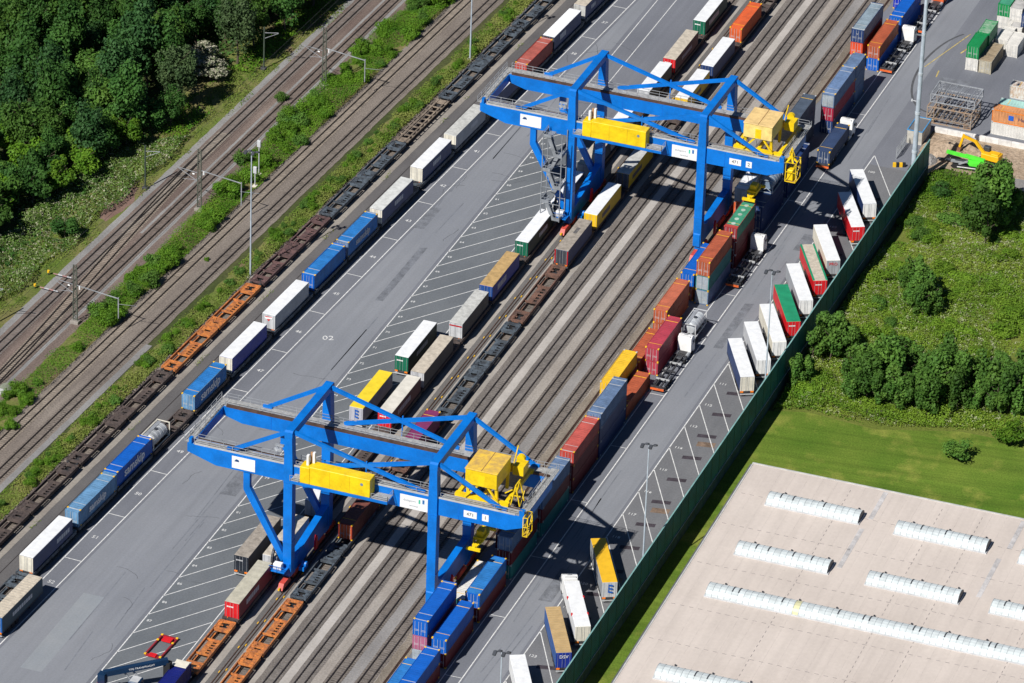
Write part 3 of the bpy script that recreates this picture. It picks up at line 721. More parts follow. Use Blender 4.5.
# wagons under the left train
G_LT = 'wagons carrying the long left train'
def under(x, y, L, lab, m=wag_black, frame=AS, g=G_LT): wagon(W1, lab, x, y, m, frame, ly=L / 17.1, group=g)
for y, L, lab in ((-100.3, 16.4, 'white trailer, lowest but one'), (-83.7, 14.0, 'pale blue container'), (-69.7, 13.2, 'deep blue container'),
                  (-56.5, 15.4, 'tank container, with bare brown deck behind the tank'), (-41.0, 13.6, 'sun-bleached blue container above the tank'),
                  (-27.3, 16.6, 'white trailer with dark blue side'), (-10.6, 16.6, 'grey trailer with the red triangle'), (6.1, 13.9, 'blue container, lower of the pair'), (20.1, 13.7, 'blue container, upper of the pair'),
                  (33.9, 17.3, 'first white trailer above the blue pair'), (51.3, 15.7, 'second white trailer above the blue pair'), (67.0, 16.4, 'grey-topped trailer beside the far crane'),
                  (83.5, 16.5, 'trailer under the end of the far crane'), (100.1, 13.4, 'red container behind the far crane'), (113.5, 15.4, 'ribbed white trailer'), (129.0, 17.0, 'tan-roofed trailer at the top')):
    under(-42.35, y, L, 'low wagon under the ' + lab, wag_brown if 'tank' in lab else wag_black)

# ---------------------------------------------------------------- left train loads
Z = 0.12
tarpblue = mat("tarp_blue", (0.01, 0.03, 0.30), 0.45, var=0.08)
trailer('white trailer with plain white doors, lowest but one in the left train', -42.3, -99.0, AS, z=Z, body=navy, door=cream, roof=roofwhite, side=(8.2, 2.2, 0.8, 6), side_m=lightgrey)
container('pale sun-bleached blue container in the left train, samskip on its side', -42.25, -83.4, 1.3, 13.72, paleblue, 2.9, frame=AS, side='samskip', side_m=white)
container('deep blue container below the tank in the left train, samskip on its side', -42.4, -69.5, 1.3, 13.0, blue, 2.9, frame=AS, side='samskip', side_m=white, side_size=1.6)
make_tank('cream-framed tank container between blue containers of the left train', sk(-42.4, -56.0, 1.3, AS), -AS, cream, mat("tank_shell", (0.42, 0.44, 0.45), 0.4, 0.2, var=0.2, scale=1.2))
container('blue container above the tank in the left train, bars on its doors', -42.3, -40.9, 1.3, 12.19, paleblue, 2.9, top=blue_top, frame=AS, side='samskip', side_m=white, side_size=1.6, castm=cast)
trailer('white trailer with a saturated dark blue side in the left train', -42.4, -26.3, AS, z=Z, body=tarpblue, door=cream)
t = trailer('grey trailer with a red and white triangle on its doors', -42.4, -9.4, AS, z=Z, body=sidegrey, door=lightgrey)
part('door_emblem', MB().prism([(-0.7, 3.55), (0.7, 3.55), (0, 2.65)], 'y', -0.075, -0.062), truckred, t)
part('door_emblem', MB().prism([(-0.85, 3.36), (0.75, 3.5), (0.75, 3.2), (-0.5, 3.02)], 'y', -0.09, -0.078), white, t)
container('blue container with a clean roof, lower of the blue pair in the left train', -42.4, 6.5, 1.3, 13.0, blue, 2.9, top=blue_top, frame=AS, side='GETEX' if False else None)
container('blue container with pale lettering, upper of the blue pair in the left train', -42.3, 20.4, 1.3, 12.6, greyblue, 2.9, top=blue_top, frame=AS, side='samskip', side_m=lightgrey)
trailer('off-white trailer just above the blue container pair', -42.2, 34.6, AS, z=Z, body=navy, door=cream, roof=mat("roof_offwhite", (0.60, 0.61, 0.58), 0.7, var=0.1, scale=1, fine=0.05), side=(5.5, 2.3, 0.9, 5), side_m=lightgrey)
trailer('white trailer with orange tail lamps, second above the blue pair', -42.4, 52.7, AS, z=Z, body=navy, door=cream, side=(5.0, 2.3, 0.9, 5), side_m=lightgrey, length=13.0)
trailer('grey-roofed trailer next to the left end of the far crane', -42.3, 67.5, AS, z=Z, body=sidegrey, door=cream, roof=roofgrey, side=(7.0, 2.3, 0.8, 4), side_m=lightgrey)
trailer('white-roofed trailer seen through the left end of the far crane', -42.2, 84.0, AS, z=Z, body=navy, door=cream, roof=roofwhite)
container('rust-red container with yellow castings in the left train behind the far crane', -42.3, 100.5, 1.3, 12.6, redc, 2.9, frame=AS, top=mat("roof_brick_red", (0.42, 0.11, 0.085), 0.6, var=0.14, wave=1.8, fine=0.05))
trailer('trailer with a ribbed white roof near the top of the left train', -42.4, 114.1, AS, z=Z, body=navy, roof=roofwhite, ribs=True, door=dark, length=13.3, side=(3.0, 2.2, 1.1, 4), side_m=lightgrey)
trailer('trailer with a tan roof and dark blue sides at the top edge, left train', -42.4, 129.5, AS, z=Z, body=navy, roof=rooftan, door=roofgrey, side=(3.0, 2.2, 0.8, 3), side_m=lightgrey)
# the truck parked in the lane, bottom left
t = trailer('dark blue trailer with a ribbed tan roof standing on the lane line, bottom left corner', -38.3, -116.9, AS, z=0, body=mat("dark_teal_tarp", (0.012, 0.05, 0.08), 0.5, var=0.1), roof=rooftan, ribs=True, door=mat("truck_blue", (0.01, 0.09, 0.32), 0.4, var=0.08), side=(3.5, 2.3, 0.7, 9), side_m=lightgrey)
part('edge_light', MB().box(-1.1, -0.9, -0.13, -0.11, 1.0, 1.3), white, t)

# ---------------------------------------------------------------- rows along the left crane rail
G_L = 'wagons under the trailers along the bay lines'; G_R = 'wagons on the track right of the left crane rail'
for y, L, lab in ((-97.0, 15.9, 'red trailer'), (-81.1, 17.4, 'white trailer behind the near crane leg'), (-63.7, 16.5, 'grey trailer behind the yellow house'), (-47.2, 15.5, 'bare stretch below the maroon trailer'),
                  (-31.7, 15.2, 'maroon trailer'), (-16.4, 18.5, 'off-white trailer with grey doors'), (2.2, 14.9, 'trailer with the red stripe'), (17.2, 17.0, 'ochre-roofed trailer'), (34.3, 16.8, 'white trailer with green doors below the far crane'),
                  (51.2, 16.3, 'white trailer at the foot of the stair tower'), (67.6, 16.8, 'grey trailer behind the far crane leg'), (84.6, 16.0, 'white trailer between the girders of the far crane'), (100.8, 15.2, 'white trailer beyond the far crane'), (116.1, 17.4, 'red trailer beyond the far crane'), (133.6, 17, 'green-doored trailer at the top')):
    under(-11.85, y, L, 'low wagon under the ' + lab, wag_brown, None, G_L)
wagon(W1, 'orange pocket wagon coupled in front of the red trailer, beside the white bay line', -11.9, -113.4, wag_orange, None, ly=0.95, group=G_L)
wagon(W2, 'orange double pocket wagon on the track right of the near crane leg', -4.5, -122.0, wag_orange, None, ly=1.02, group=G_R)
wagon(W2, 'black wagon in the shade of the near crane, behind the orange wagons', -4.4, -86.8, wag_black, None, ly=0.9, group=G_R)
wagon(W1, 'rust-red wagon loaded with dark containers between the near crane girders', -4.4, -55.8, wag_rust, None, ly=0.95, group=G_R)
wagon(W1, 'wagon under the purple container behind the near crane', -4.4, -39.5, wag_brown, None, ly=0.9, group=G_R)
wagon(W2, 'black empty double wagon with blue-grey sills between the cranes', -4.4, -23.9, wag_black, None, ly=1.06, group=G_R)
wagon(W1, 'rust-brown pocket wagon coupled in front of the brown-roofed trailer', -4.4, 12.5, wag_rust, None, ly=1.34, group=G_R)
for y, L, lab in ((35.5, 14.6, 'brown-roofed trailer'), (50.2, 16.8, 'yellow-sided trailer by the far crane leg'), (67.1, 16.5, 'grey-fronted yellow trailer'), (83.7, 16.9, 'bare stretch under the far crane'), (100.8, 15.2, 'white trailer with a yellow front'), (116.1, 17.4, 'white trailer with a dark side'), (133.6, 15.8, 'orange container'), (149.5, 17, 'top edge of the right loading track')):
    under(-4.4, y, L, 'low wagon by the ' + lab, wag_brown, None, G_R)

bright = mat("side_bright_red", (0.45, 0.012, 0.02), 0.45, var=0.06)
trailer('cream-roofed trailer with bright red doors, nearest on the bay-side track', -11.75, -96.3, z=Z, body=mat("tarp_wine", (0.20, 0.012, 0.03), 0.5, var=0.08), door=truckred, roof=mat("roof_khaki", (0.47, 0.44, 0.34), 0.7, var=0.1, scale=1, fine=0.05), band=white, side=(3.0, 2.2, 0.9, 7), side_m=lightgrey)
trailer('off-white trailer partly behind the left leg of the near crane', -11.75, -80.8, z=Z, body=lightgrey, roof=rooftan, door=lightgrey)
trailer('dark trailer with a dusty grey roof standing on the bays beside the near crane leg', -15.95, -82.6, body=dark, roof=roofbrown, door=mat("door_black_blue", (0.02, 0.025, 0.035), 0.4, var=0.1), band=lightgrey)
trailer('grey-fronted trailer with a white roof under the near crane\'s yellow house', -12.0, -62.4, z=Z, body=slate, roof=roofwhite, door=sidegrey)
t = trailer('yellow-roofed trailer with a blue E emblem on grey doors, standing on the bays', -16.9, -30.8, body=sidegrey, roof=tarpyellow, door=mat("door_pale_lilac", (0.42, 0.42, 0.46), 0.5, var=0.06), logo='E', logo_m=mat("emblem_blue", (0.01, 0.10, 0.42), 0.5), big=True)
trailer('maroon-sided trailer with a cream roof and red doors behind the near crane', -11.8, -30.6, z=Z, body=mat("tarp_maroon", (0.10, 0.012, 0.03), 0.5, var=0.08), roof=mat("roof_cream", (0.66, 0.63, 0.55), 0.7, var=0.08), door=truckred, side=(3.0, 2.2, 0.9, 8), side_m=mat("lettering_dusk", (0.45, 0.40, 0.44), 0.6), band=white)
trailer('white-roofed trailer with dark green doors standing on the bays', -16.3, -11.4, body=mat("tarp_dark_green", (0.02, 0.05, 0.04), 0.5, var=0.08), roof=roofwhite, door=truckgreen, band=white, side=(4.0, 2.2, 0.8, 7), side_m=lightgrey)
trailer('cream-roofed trailer with grey doors right beside the green-doored one', -11.75, -15.6, z=Z, body=dark, roof=rooftan, door=lightgrey, band=sidegrey, length=14.0)
t = trailer('grey-roofed trailer with a red stripe across its doors', -11.9, 3.1, z=Z, body=dark, roof=roofgrey, door=lightgrey, length=12.9)
part('door_stripe', MB().box(-1.15, 1.15, -0.075, -0.062, 3.35, 3.6), bright, t)
trailer('ochre-roofed trailer with dark blue doors and pale lettering on its side', -11.9, 17.9, z=Z, body=tarpblue, roof=roofochre, door=mat("door_blue", (0.02, 0.07, 0.25), 0.45, var=0.08), side=(2.6, 2.1, 1.1, 6), side_m=lightgrey)
trailer('white trailer with a dark green door band, just below the far crane', -11.9, 35.9, z=Z, body=mat("tarp_black_green", (0.012, 0.035, 0.03), 0.5), roof=roofwhite, door=truckgreen, band=white, length=13.2, side=(6.0, 2.2, 0.8, 6), side_m=lightgrey)
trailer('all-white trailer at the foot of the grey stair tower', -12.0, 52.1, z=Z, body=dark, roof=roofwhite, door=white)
trailer('steel-grey trailer with a pale roof behind the far crane leg', -11.9, 68.5, z=Z, body=slate, roof=rooftan, door=sidegrey, length=11.5)
trailer('white trailer seen between the girders of the far crane', -12.0, 80.8, z=Z, body=lightgrey, roof=roofwhite, door=white, length=13.4)
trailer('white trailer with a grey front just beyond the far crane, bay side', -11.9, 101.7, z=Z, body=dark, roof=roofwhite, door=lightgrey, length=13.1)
trailer('cream-roofed trailer with red doors beyond the far crane', -11.8, 116.5, z=Z, body=mat("tarp_maroon2", (0.11, 0.015, 0.03), 0.5), roof=rooftan, door=truckred, band=white, side=(4.0, 2.2, 0.7, 8), side_m=mat("lettering_rose", (0.5, 0.4, 0.42), 0.6))
trailer('white-roofed trailer with green doors near the top edge, lettering on its side', -11.9, 134.6, z=Z, body=mat("tarp_deep_green", (0.02, 0.06, 0.055), 0.5), roof=roofwhite, door=truckgreen, band=white, side=(2.5, 2.1, 1.0, 8), side_m=lightgrey)  # deep green tarpaulin sides, darker than the doors
t = trailer('brown-roofed trailer lettered on its roof, below the far crane', -4.25, 35.8, z=Z, body=navy, roof=roofbrown, door=dark, length=12.7)
for i in range(6): part('roof_lettering', MB().box(-0.35, 0.3, 7.4 + i * 0.42, 7.68 + i * 0.42, 4.0, 4.012), dark, t)
part('door_frame', MB().box(-1.26, -1.08, -0.10, -0.02, 1.1, 3.9).box(1.08, 1.26, -0.10, -0.02, 1.1, 3.9), bright, t)
trailer('yellow-sided trailer with a white roof beside the far crane leg', -4.15, 50.8, z=Z, body=truckyellow, roof=roofwhite, door=truckyellow, length=13.1, side='GLOBAL' if False else (3.0, 2.0, 0.9, 6), side_m=navy)
trailer('yellow-sided trailer with steel-grey doors under the far crane', -4.15, 68.2, z=Z, body=truckyellow, roof=roofgrey, door=slate, side=(2.0, 2.1, 0.8, 7), side_m=navy)
trailer('white-roofed trailer with a yellow front behind the far crane girder', -4.3, 101.7, z=Z, body=truckyellow, roof=roofwhite, door=truckyellow, length=13.1, side=(4.0, 2.1, 0.8, 6), side_m=navy)
trailer('white-roofed trailer with a dark side below the orange container', -4.25, 116.7, z=Z, body=navy, roof=roofwhite, door=navy, length=13.2)
container('bright orange container with yellow castings near the top edge', -4.35, 134.3, 1.3, 12.4, orange, 2.9)
container('dark maroon container with orange and white door panels, between the near crane legs', -4.2, -67.0, 1.3, 12.19, maroon, 2.9, top=mat("roof_dark_maroon", (0.20, 0.07, 0.05), 0.7, var=0.25, fine=0.1), doorcol=orange)
container('purple container with yellow castings just behind the near crane', -4.4, -39.0, 1.3, 12.19, mat("container_purple", (0.22, 0.035, 0.12), 0.5, var=0.1, wave=1.8), 2.9)

# ---------------------------------------------------------------- container stacks, right of the crane
A_, B_ = 19.85, 22.95
def stack(lab, x, y, L, levels, zs=None):
    """levels: list of (colour, height, extra kwargs, label) from the ground up"""
    z = 0.0
    for (m, H, kw, l) in levels:
        container(l, x, y, z + 0.02, L, m, H, **kw); z += H + 0.015
hid = 'ground-level container at the bottom of the stack '
mid = 'middle container of the stack '
stack('', A_, -95.3, 12.9, [(greycon, 2.6, {}, 'ground-level container under the pink one at the near crane\'s right foot'), (pink, 2.6, {}, 'pink container under the blue one at the near crane\'s right foot'),
      (blue, 2.75, {}, 'bright blue container on the pink one at the near crane\'s right foot')])
container('pale blue-grey roofed low container in the corner below the pink one', A_, -110.2, 0.02, 12.19, blue, 2.6, top=blue_top)
container('ground-level maroon container under the blue one at the bottom edge', B_, -110.3, 0.02, 12.9, maroon, 2.6)
container('blue container on the maroon one at the bottom edge, right column', B_, -110.3, 2.64, 12.9, blue, 2.6)
container('ground-level maroon container below the second blue one, right column', B_, -94.9, 0.02, 12.19, maroon, 2.6)
container('deep blue container on maroon, second from the bottom edge in the right column', B_, -94.9, 2.64, 12.19, blue, 2.6)
container('ground-level maroon container below the third blue one, right column', B_, -80.2, 0.02, 12.19, maroon, 2.6)
container('scuffed blue container on maroon, third in the right column, beside the spreader', B_, -80.2, 2.64, 12.19, blue, 2.6, top=blue_top)
container('white container with a teal end, on the ground below the near crane\'s spreader', A_, -78.6, 0.02, 12.19, whitec, 2.6, doorcol=teal)
container('dark red container on the ground under the near crane cabin', A_, -58.0, 0.02, 12.19, maroon, 2.9, castm=castgrey)
for k, (y, n) in enumerate(((-66.0, 3), (-51.6, 3))):
    ms = [(teal, 'ground-level teal'), (maroon, 'middle maroon'), (greyblue, 'grey-blue top')]
    for j in range(3):
        container(ms[j][1] + (' container of the stack right under the near crane end' if k == 0 else ' container of the stack just beyond the near crane end'), B_ + 0.1, y, 0.02 + j * 2.62, 13.2 if k else 12.19, ms[j][0], 2.6, castm=castgrey)
for j, (m, l) in enumerate(((maroon, 'ground-level maroon container under the brick-red stack'), (maroon, 'middle maroon container under the brick-red one'), (redc, 'brick-red container on top of the tall stack above the near crane'))):
    container(l, B_, -36.5, 0.02 + j * 2.62, 12.6, m, 2.6, top=None if j < 2 else mat("roof_brick_red2", (0.50, 0.10, 0.08), 0.6, var=0.14, wave=1.8, fine=0.05))
for j, (m, l) in enumerate(((blue, 'ground-level dark blue container of the tallest blue stack'), (blue, 'middle dark blue container of the tallest blue stack'), (greyblue, 'grey-blue container on top of the tall stack beside the yellow one'))):
    container(l, B_ + 0.1, -23.6, 0.02 + j * 2.75, 13.4, m if j == 2 else navy, 2.73, castm=castgrey)
container('yellow container in the left column beside the tall grey-blue stack', A_, -7.8, 2.64, 12.19, yellowc, 2.6, castm=castgrey, top=mat("roof_yellow", (0.80, 0.50, 0.03), 0.55, var=0.1, wave=1.8))
container('ground-level container carrying the yellow one', A_, -7.8, 0.02, 12.19, maroon, 2.6)
container('rust-brown container on the ground in front of the magenta-red stack', B_, -9.6, 0.02, 12.19, rust, 2.65)
container('ground-level magenta-red container of the stack beside the white truck', B_, 6.7, 0.02, 12.19, magenta, 2.6)
container('magenta-red container with red and white bars, top of the stack beside the white truck', B_, 6.7, 2.64, 12.19, magenta, 2.6)
container('rust-orange container on the ground left of the magenta-red stack', A_, 5.6, 0.02, 12.19, rust, 2.6)
container('ground-level rust container under the orange one, left column', A_, 20.0, 0.02, 12.19, rust, 2.6)
container('orange-brown container with yellow castings, left column above the tank truck', A_, 20.0, 2.64, 12.3, rust, 2.6, top=mat("roof_orange_brown", (0.50, 0.14, 0.075), 0.6, var=0.12, wave=1.8, fine=0.05))
container('ground-level container under the blue one at the far crane\'s right foot', A_, 34.6, 0.02, 12.19, rust, 2.6)
container('bright blue container behind the right foot of the far crane', A_, 34.6, 2.64, 12.19, blue, 2.6)
for j, (m, l) in enumerate(((greyblue, 'lowest blue-and-white container of the tall brown-topped stack'), (teal, 'middle teal container of the tall brown-topped stack'), (rust, 'brown-red container with yellow castings topping the tall stack by the far crane'))):
    container(l, B_ - 0.1, 34.0, 0.02 + j * 2.87, 12.5, m, 2.85, side='CHINA SHIPPING' if False else ('HYUNDAI' if False else None), doorcol=greycon if j < 2 else None, castm=cast)
for j, (m, l) in enumerate(((maroon, 'lowest maroon container under the green-roofed one'), (maroon, 'middle maroon container under the green-roofed one'), (mat("container_wine", (0.30, 0.035, 0.04), 0.5, var=0.1, wave=1.8), 'wine-red container with a green hatched roof, topmost of its stack'))):
    t = container(l, B_, 48.9, 0.02 + j * 2.75, 10.6 if j == 2 else 10.6, m, 2.73, top=seagreen if j == 2 else None, castm=castgrey if j < 2 else redc)
    if j == 2:
        for i in range(5): part('roof_hatch', MB().tube((0, 1.6 + i * 1.85, 2.68), (0, 1.6 + i * 1.85, 2.76), 0.42, n=14), mat("hatch_pale", (0.40, 0.50, 0.42), 0.6), t)
        part('roof_end', MB().box(-1.19, 1.19, 0.05, 0.9, 2.66, 2.74), redc, t)
for j, (m, l) in enumerate(((orange, 'orange container on the ground below the grey one under the far crane'), (orange, 'orange container in the middle of the stack under the far crane'), (greycon, 'grey container with a white roof under the right end of the far crane'))):
    container(l, A_ + 0.1, 63.9, 0.02 + j * 2.7, 9.2, m, 2.68, top=None if j < 2 else roofwhite, castm=castgrey)
for j, l in enumerate(('lower navy container beside the far crane spreader', 'navy container beside the far crane spreader, pale lettering on its side')):
    container(l, B_ + 0.1, 63.5, 0.02 + j * 2.62, 13.2, mat("container_navy", (0.02, 0.05, 0.15), 0.5, var=0.1, wave=1.8), 2.6, castm=castgrey, side='samskip' if False else None)
make_tank('grey tank container on the navy stack beside the far crane cabin', Vector((B_ + 0.1, 69.4, 5.3)), 0, greycon, mat("tank_blue_grey", (0.22, 0.30, 0.40), 0.4, 0.2, var=0.15))
for j in range(2):
    container(('lower' if j == 0 else 'upper') + ' dark blue container behind the far crane cabin', B_ + 0.1, 78.8, 0.02 + j * 2.62, 12.9, navy, 2.6, castm=castgrey)
for j, l in enumerate(('lowest slate container behind the far crane end', 'middle slate container behind the far crane end', 'slate-roofed container topping the stack behind the far crane end')):
    container(l, A_, 93.0, 0.02 + j * 2.78, 12.0, slate, 2.75, castm=castgrey)
for j, (m, l) in enumerate(((navy, 'lowest container under the red one, right column above the far crane'), (mat("container_crimson", (0.36, 0.02, 0.05), 0.5, var=0.1, wave=1.8), 'crimson container in the middle of the stack above the far crane'), (greyblue, 'grey-blue container on the crimson one, white bars on its doors'))):  # lowest one coloured navy to stand for the shade on it
    container(l, B_ - 0.05, 106.7, 0.02 + j * 2.7, 13.7, m, 2.68, castm=cast if j == 2 else castgrey, top=None if j < 2 else mat("roof_steel_blue", (0.15, 0.235, 0.40), 0.55, var=0.18, wave=1.8, fine=0.08), side='samskip' if False else None, doorcol=greycon if j == 2 else None)
for j, l in enumerate(('lower blue-grey short container behind the crimson stack', 'middle blue-grey short container behind the crimson stack', 'top blue-grey short container behind the crimson stack')):
    container(l, B_ - 0.9 if j == 9 else B_ - 0.05, 120.6, 0.02 + j * 2.6, 6.06, greyblue, 2.58)
for j, (m, l) in enumerate(((greycon, 'lowest container under the orange one near the top edge'), (mat("container_vermilion", (0.66, 0.08, 0.03), 0.5, var=0.08, wave=1.8), 'vermilion container below the grey-roofed one near the top edge'), (navy, 'navy container with a grey roof and a white U mark, near the top edge'))):
    container(l, A_ - 0.1, 135.3, 0.02 + j * 2.75, 13.0, m, 2.73, top=mat("roof_weathered_grey", (0.24, 0.31, 0.36), 0.7, var=0.18, wave=1.8, fine=0.1) if j == 2 else None, castm=castgrey, door='U' if j == 2 else None, door_m=white)
container('blue container on the ground below the red-brown one, upper right column', B_ + 0.1, 135.7, 0.02, 12.5, blue, 2.6)
container('red-brown container with yellow castings on the blue one, upper right column', B_ + 0.1, 135.7, 2.64, 12.5, rust, 2.6)
container('lower blue container at the top edge, right column', B_ + 0.2, 149.6, 0.02, 13.7, blue, 2.6)
container('bright blue container at the top edge, right column', B_ + 0.2, 149.6, 2.64, 13.7, blue, 2.6)
for j in range(3):
    container(('lowest', 'middle', 'top')[j] + ' royal blue container cut by the top edge, left column', A_, 164.0, 0.02 + j * 2.62, 12.19, mat("container_royal", (0.01, 0.03, 0.42), 0.5, wave=1.8), 2.6)
# ================================================================ TRUCKS
def make_tractor(label, cat='truck tractor'):
    t = thing('truck_tractor', label, cat)
    # y=0 rear of the frame, cab at y 3.6..5.9
    prof = [(3.65, 0.9), (3.65, 3.55), (4.3, 3.85), (5.3, 3.55), (5.75, 2.6), (5.9, 1.6), (5.9, 0.45), (5.2, 0.45), (5.1, 0.9)]
    part('cab', MB().prism(prof, 'x', -1.22, 1.22), white, t)
    part('windscreen', MB().prism([(5.52, 3.3), (5.34, 3.42), (5.80, 2.45), (5.96, 2.3)], 'x', -1.1, 1.1), glass, t)
    for s in (-1, 1):
        part('side_window', MB().box(s * 1.225, s * 1.235, 4.6, 5.4, 2.0, 2.75), glass, t)
        part('mirror', MB().box(s * 1.3, s * 1.5, 5.5, 5.6, 2.0, 2.7), dark, t)
        part('fuel_tank', MB().tube((s * 0.95, 2.0, 0.75), (s * 0.95, 3.5, 0.75), 0.33, n=12), steel, t)
        for y in (1.0, 4.9): link('wheel', WHEEL, black, t, loc=(s * 1.0, y, 0.5))
    part('roof_deflector', MB().prism([(3.7, 3.5), (3.7, 3.95), (4.9, 3.62)], 'x', -0.95, 0.95), white, t)
    part('roof_hatch', MB().box(-0.4, 0.4, 4.3, 4.5, 3.8, 3.86), dark, t)
    part('frame', MB().box(-0.5, -0.36, 0, 5.2, 0.7, 0.95).box(0.36, 0.5, 0, 5.2, 0.7, 0.95).box(-0.8, 0.8, 2.6, 3.6, 0.7, 1.0), darksteel, t)
    part('coupling_plate', MB().cbox(-0.45, 0.45, 0.6, 1.5, 0.96, 1.12, 0.08), dark, t)
    part('fender', MB().box(-1.2, -0.8, 0.5, 1.5, 1.02, 1.07).box(0.8, 1.2, 0.5, 1.5, 1.02, 1.07), dark, t)
    return t
TK = make_tractor('white tractor unit of the white truck parked on the right, nose up the yard')
def make_skeleton(label):
    t = thing('container_chassis', label, 'chassis trailer')
    for s in (-1, 1):
        part('side_beam', MB().box(s * 0.5 - 0.09, s * 0.5 + 0.09, 0, 12.4, 0.95, 1.25), darksteel, t)
        for i in range(3): link('wheel', WHEEL, black, t, loc=(s * 1.0, 1.8 + 1.31 * i, 0.5))
        part('landing_leg', MB().box(s * 0.7 - 0.08, s * 0.7 + 0.08, 9.3, 9.5, 0.05, 1.0), steel, t)
        part('mudguard', MB().box(s * 1.0 - 0.2, s * 1.0 + 0.2, 1.2, 5.0, 1.04, 1.08), dark, t)
    me = MB().box(-1.2, 1.2, -0.12, 0.12, 1.0, 1.28).mesh('cross_member')
    for y in (0.15, 3.0, 6.1, 9.2, 12.2): link('cross_member', me, castgrey if y in (3.0, 9.2) else darksteel, t, loc=(0, y, 0))
    part('bumper', MB().box(-1.2, 1.2, -0.12, 0.02, 0.6, 0.95), mat("bumper_orange_red", (0.75, 0.14, 0.03), 0.5), t)
    part('tool_box', MB().box(-1.1, -0.6, 6.6, 7.6, 0.5, 0.95), mat("box_grey", (0.3, 0.3, 0.3), 0.6), t)
    return t
SK = make_skeleton('empty dark chassis trailer with an orange bumper behind the white truck, by the rust container')
SK.location = (26.05, 1.0, 0)
clone(TK, 'white tractor of the truck beside the magenta-red stack', (26.05, 11.6, 0), 0)
TK.location = (38.45 - 6.05 + 0.1, -80.2 + 11.9 + 2.9, 0); 
clone(SK, 'empty chassis trailer beside the tall brown stack, its rear at the white line', (26.1, 41.6, 0), 0)
clone(TK, 'white tractor beside the green-roofed stack, roof rounded', (26.0, 52.0, 0), 0)
clone(SK, 'empty brown chassis trailer beside the upper red-brown stack', (25.95, 135.2, 0), 0)
clone(TK, 'white tractor beside the upper red-brown stack near the tall mast', (26.0, 145.5, 0), 0)
clone(SK, 'chassis trailer partly cut by the top edge, right of the blue stacks', (26.3, 154.5, 0), 0)
clone(TK, 'orange and dark tractor cut by the top edge', (26.3, 165.0, 0), 0, paint={'cab': orange, 'roof_deflector': orange})
t = clone(SK, 'chassis trailer carrying the tank beside the orange-brown container', (26.0 - 0.6, 17.9, 0), 0)
t.scale = (1, 0.72, 1)
tank = make_tank('white and grey tank container on the short chassis trailer', Vector((25.4, 19.6, 1.3)), 0, lightgrey, mat("tank_white", (0.55, 0.58, 0.60), 0.35, 0.1, var=0.12))
# truck with dark container, beyond the far crane
t = clone(SK, 'chassis trailer under the dark blue container beyond the far crane', (26.9, 92.0, 0), 0)
container('dark blue container with yellow castings on a truck beyond the far crane', 26.9, 92.2, 1.3, 12.19, mat("container_midnight", (0.035, 0.06, 0.13), 0.5, var=0.1, wave=1.8), 2.6)
clone(TK, 'white tractor pulling the dark blue container beyond the far crane', (26.9, 102.6, 0), 0)

# ---------------------------------------------------------------- trailers parked obliquely along the green barrier
RZ = rad(27.7)
def park(label, x, y, **k):
    # x, y = rear left corner of the roof; the trailer's centre line starts 1.25 m to its right
    return trailer(label, x + 1.25 * math.cos(RZ), y + 1.25 * math.sin(RZ), rz=RZ, **k)
park('white-roofed trailer farthest up the barrier, beside the big mast', 39.9, 75.0, body=navy, door=white, side=None)
park('red trailer with a white roof, second from the top along the barrier', 40.6, 65.5, body=truckred, door=truckred, band=white, rail=truckred)
park('white trailer with grey doors marked PRO along the barrier', 40.35, 51.6, body=cream, door=sidegrey, logo='PRO', logo_m=truckred)
tt = park('trailer with a cream roof, green edges and red sides', 40.5, 43.4, body=truckred, roof=rooftan, door=truckred, band=white, rail=topgreen)
for s_ in (-1, 1): part('roof_edge', MB().box(s_ * 1.14 - 0.16, s_ * 1.14 + 0.16, 0.1, 13.5, 3.85, 4.04), topgreen, tt)
park('white trailer between the green-edged and the green-roofed trailers', 40.4, 35.5, body=sidegrey, door=white, band=None)
park('trailer with a bright green roof and red sides', 40.8, 27.2, body=truckred, roof=topgreen, door=truckred, band=white, rail=topgreen)
park('white trailer just below the green-roofed one', 40.7, 19.4, body=cream, door=white)
park('white trailer with a blue side panel, third from the lower end of the upper group', 40.2, 12.2, body=lightgrey, door=white, side=None)
park('white trailer at the lower end of the upper group, amber lamps on its rear', 39.5, 5.4, body=navy, door=cream)
tt = park('yellow-roofed trailer with a blue E emblem, crossed by a shadow, by the barrier', 40.2, -66.9, body=sidegrey, roof=mat("tarp_amber", (0.78, 0.45, 0.02), 0.5, var=0.06), door=lightgrey, logo='E', logo_m=MATS['emblem_blue'], big=True)
tt = park('white trailer coupled to the white tractor, below the yellow-roofed one', 40.7, -81.0, body=white, door=cream, frame=None)
for s_ in (-1, 1):
    for y_ in (3.5, 8.5): part('side_marker', MB().box(s_ * 1.27 - 0.12, s_ * 1.27 + 0.12, y_, y_ + 0.5, 3.7, 4.02), truckred, tt)
park('trailer with a ribbed ochre roof and blue doors marked DSV', 40.6, -89.5, body=mat("tarp_dsv_blue", (0.02, 0.09, 0.30), 0.45, var=0.06), roof=mat("roof_light_ochre", (0.47, 0.33, 0.16), 0.7, var=0.1), ribs=True, door=mat("door_royal_blue", (0.012, 0.03, 0.26), 0.4, var=0.05), logo='DSV', logo_m=white)
park('white-roofed trailer cut by the bottom edge, beside the small double lamp', 40.4, -105.0, body=white, door=white)
fx, fy = 40.7 + 1.25 * math.cos(RZ), -81.0 + 1.25 * math.sin(RZ)
d_ = Vector((-math.sin(RZ), math.cos(RZ), 0))
TK.location = Vector((fx, fy, 0)) + d_ * 11.2; TK.rotation_euler = (0, 0, RZ)

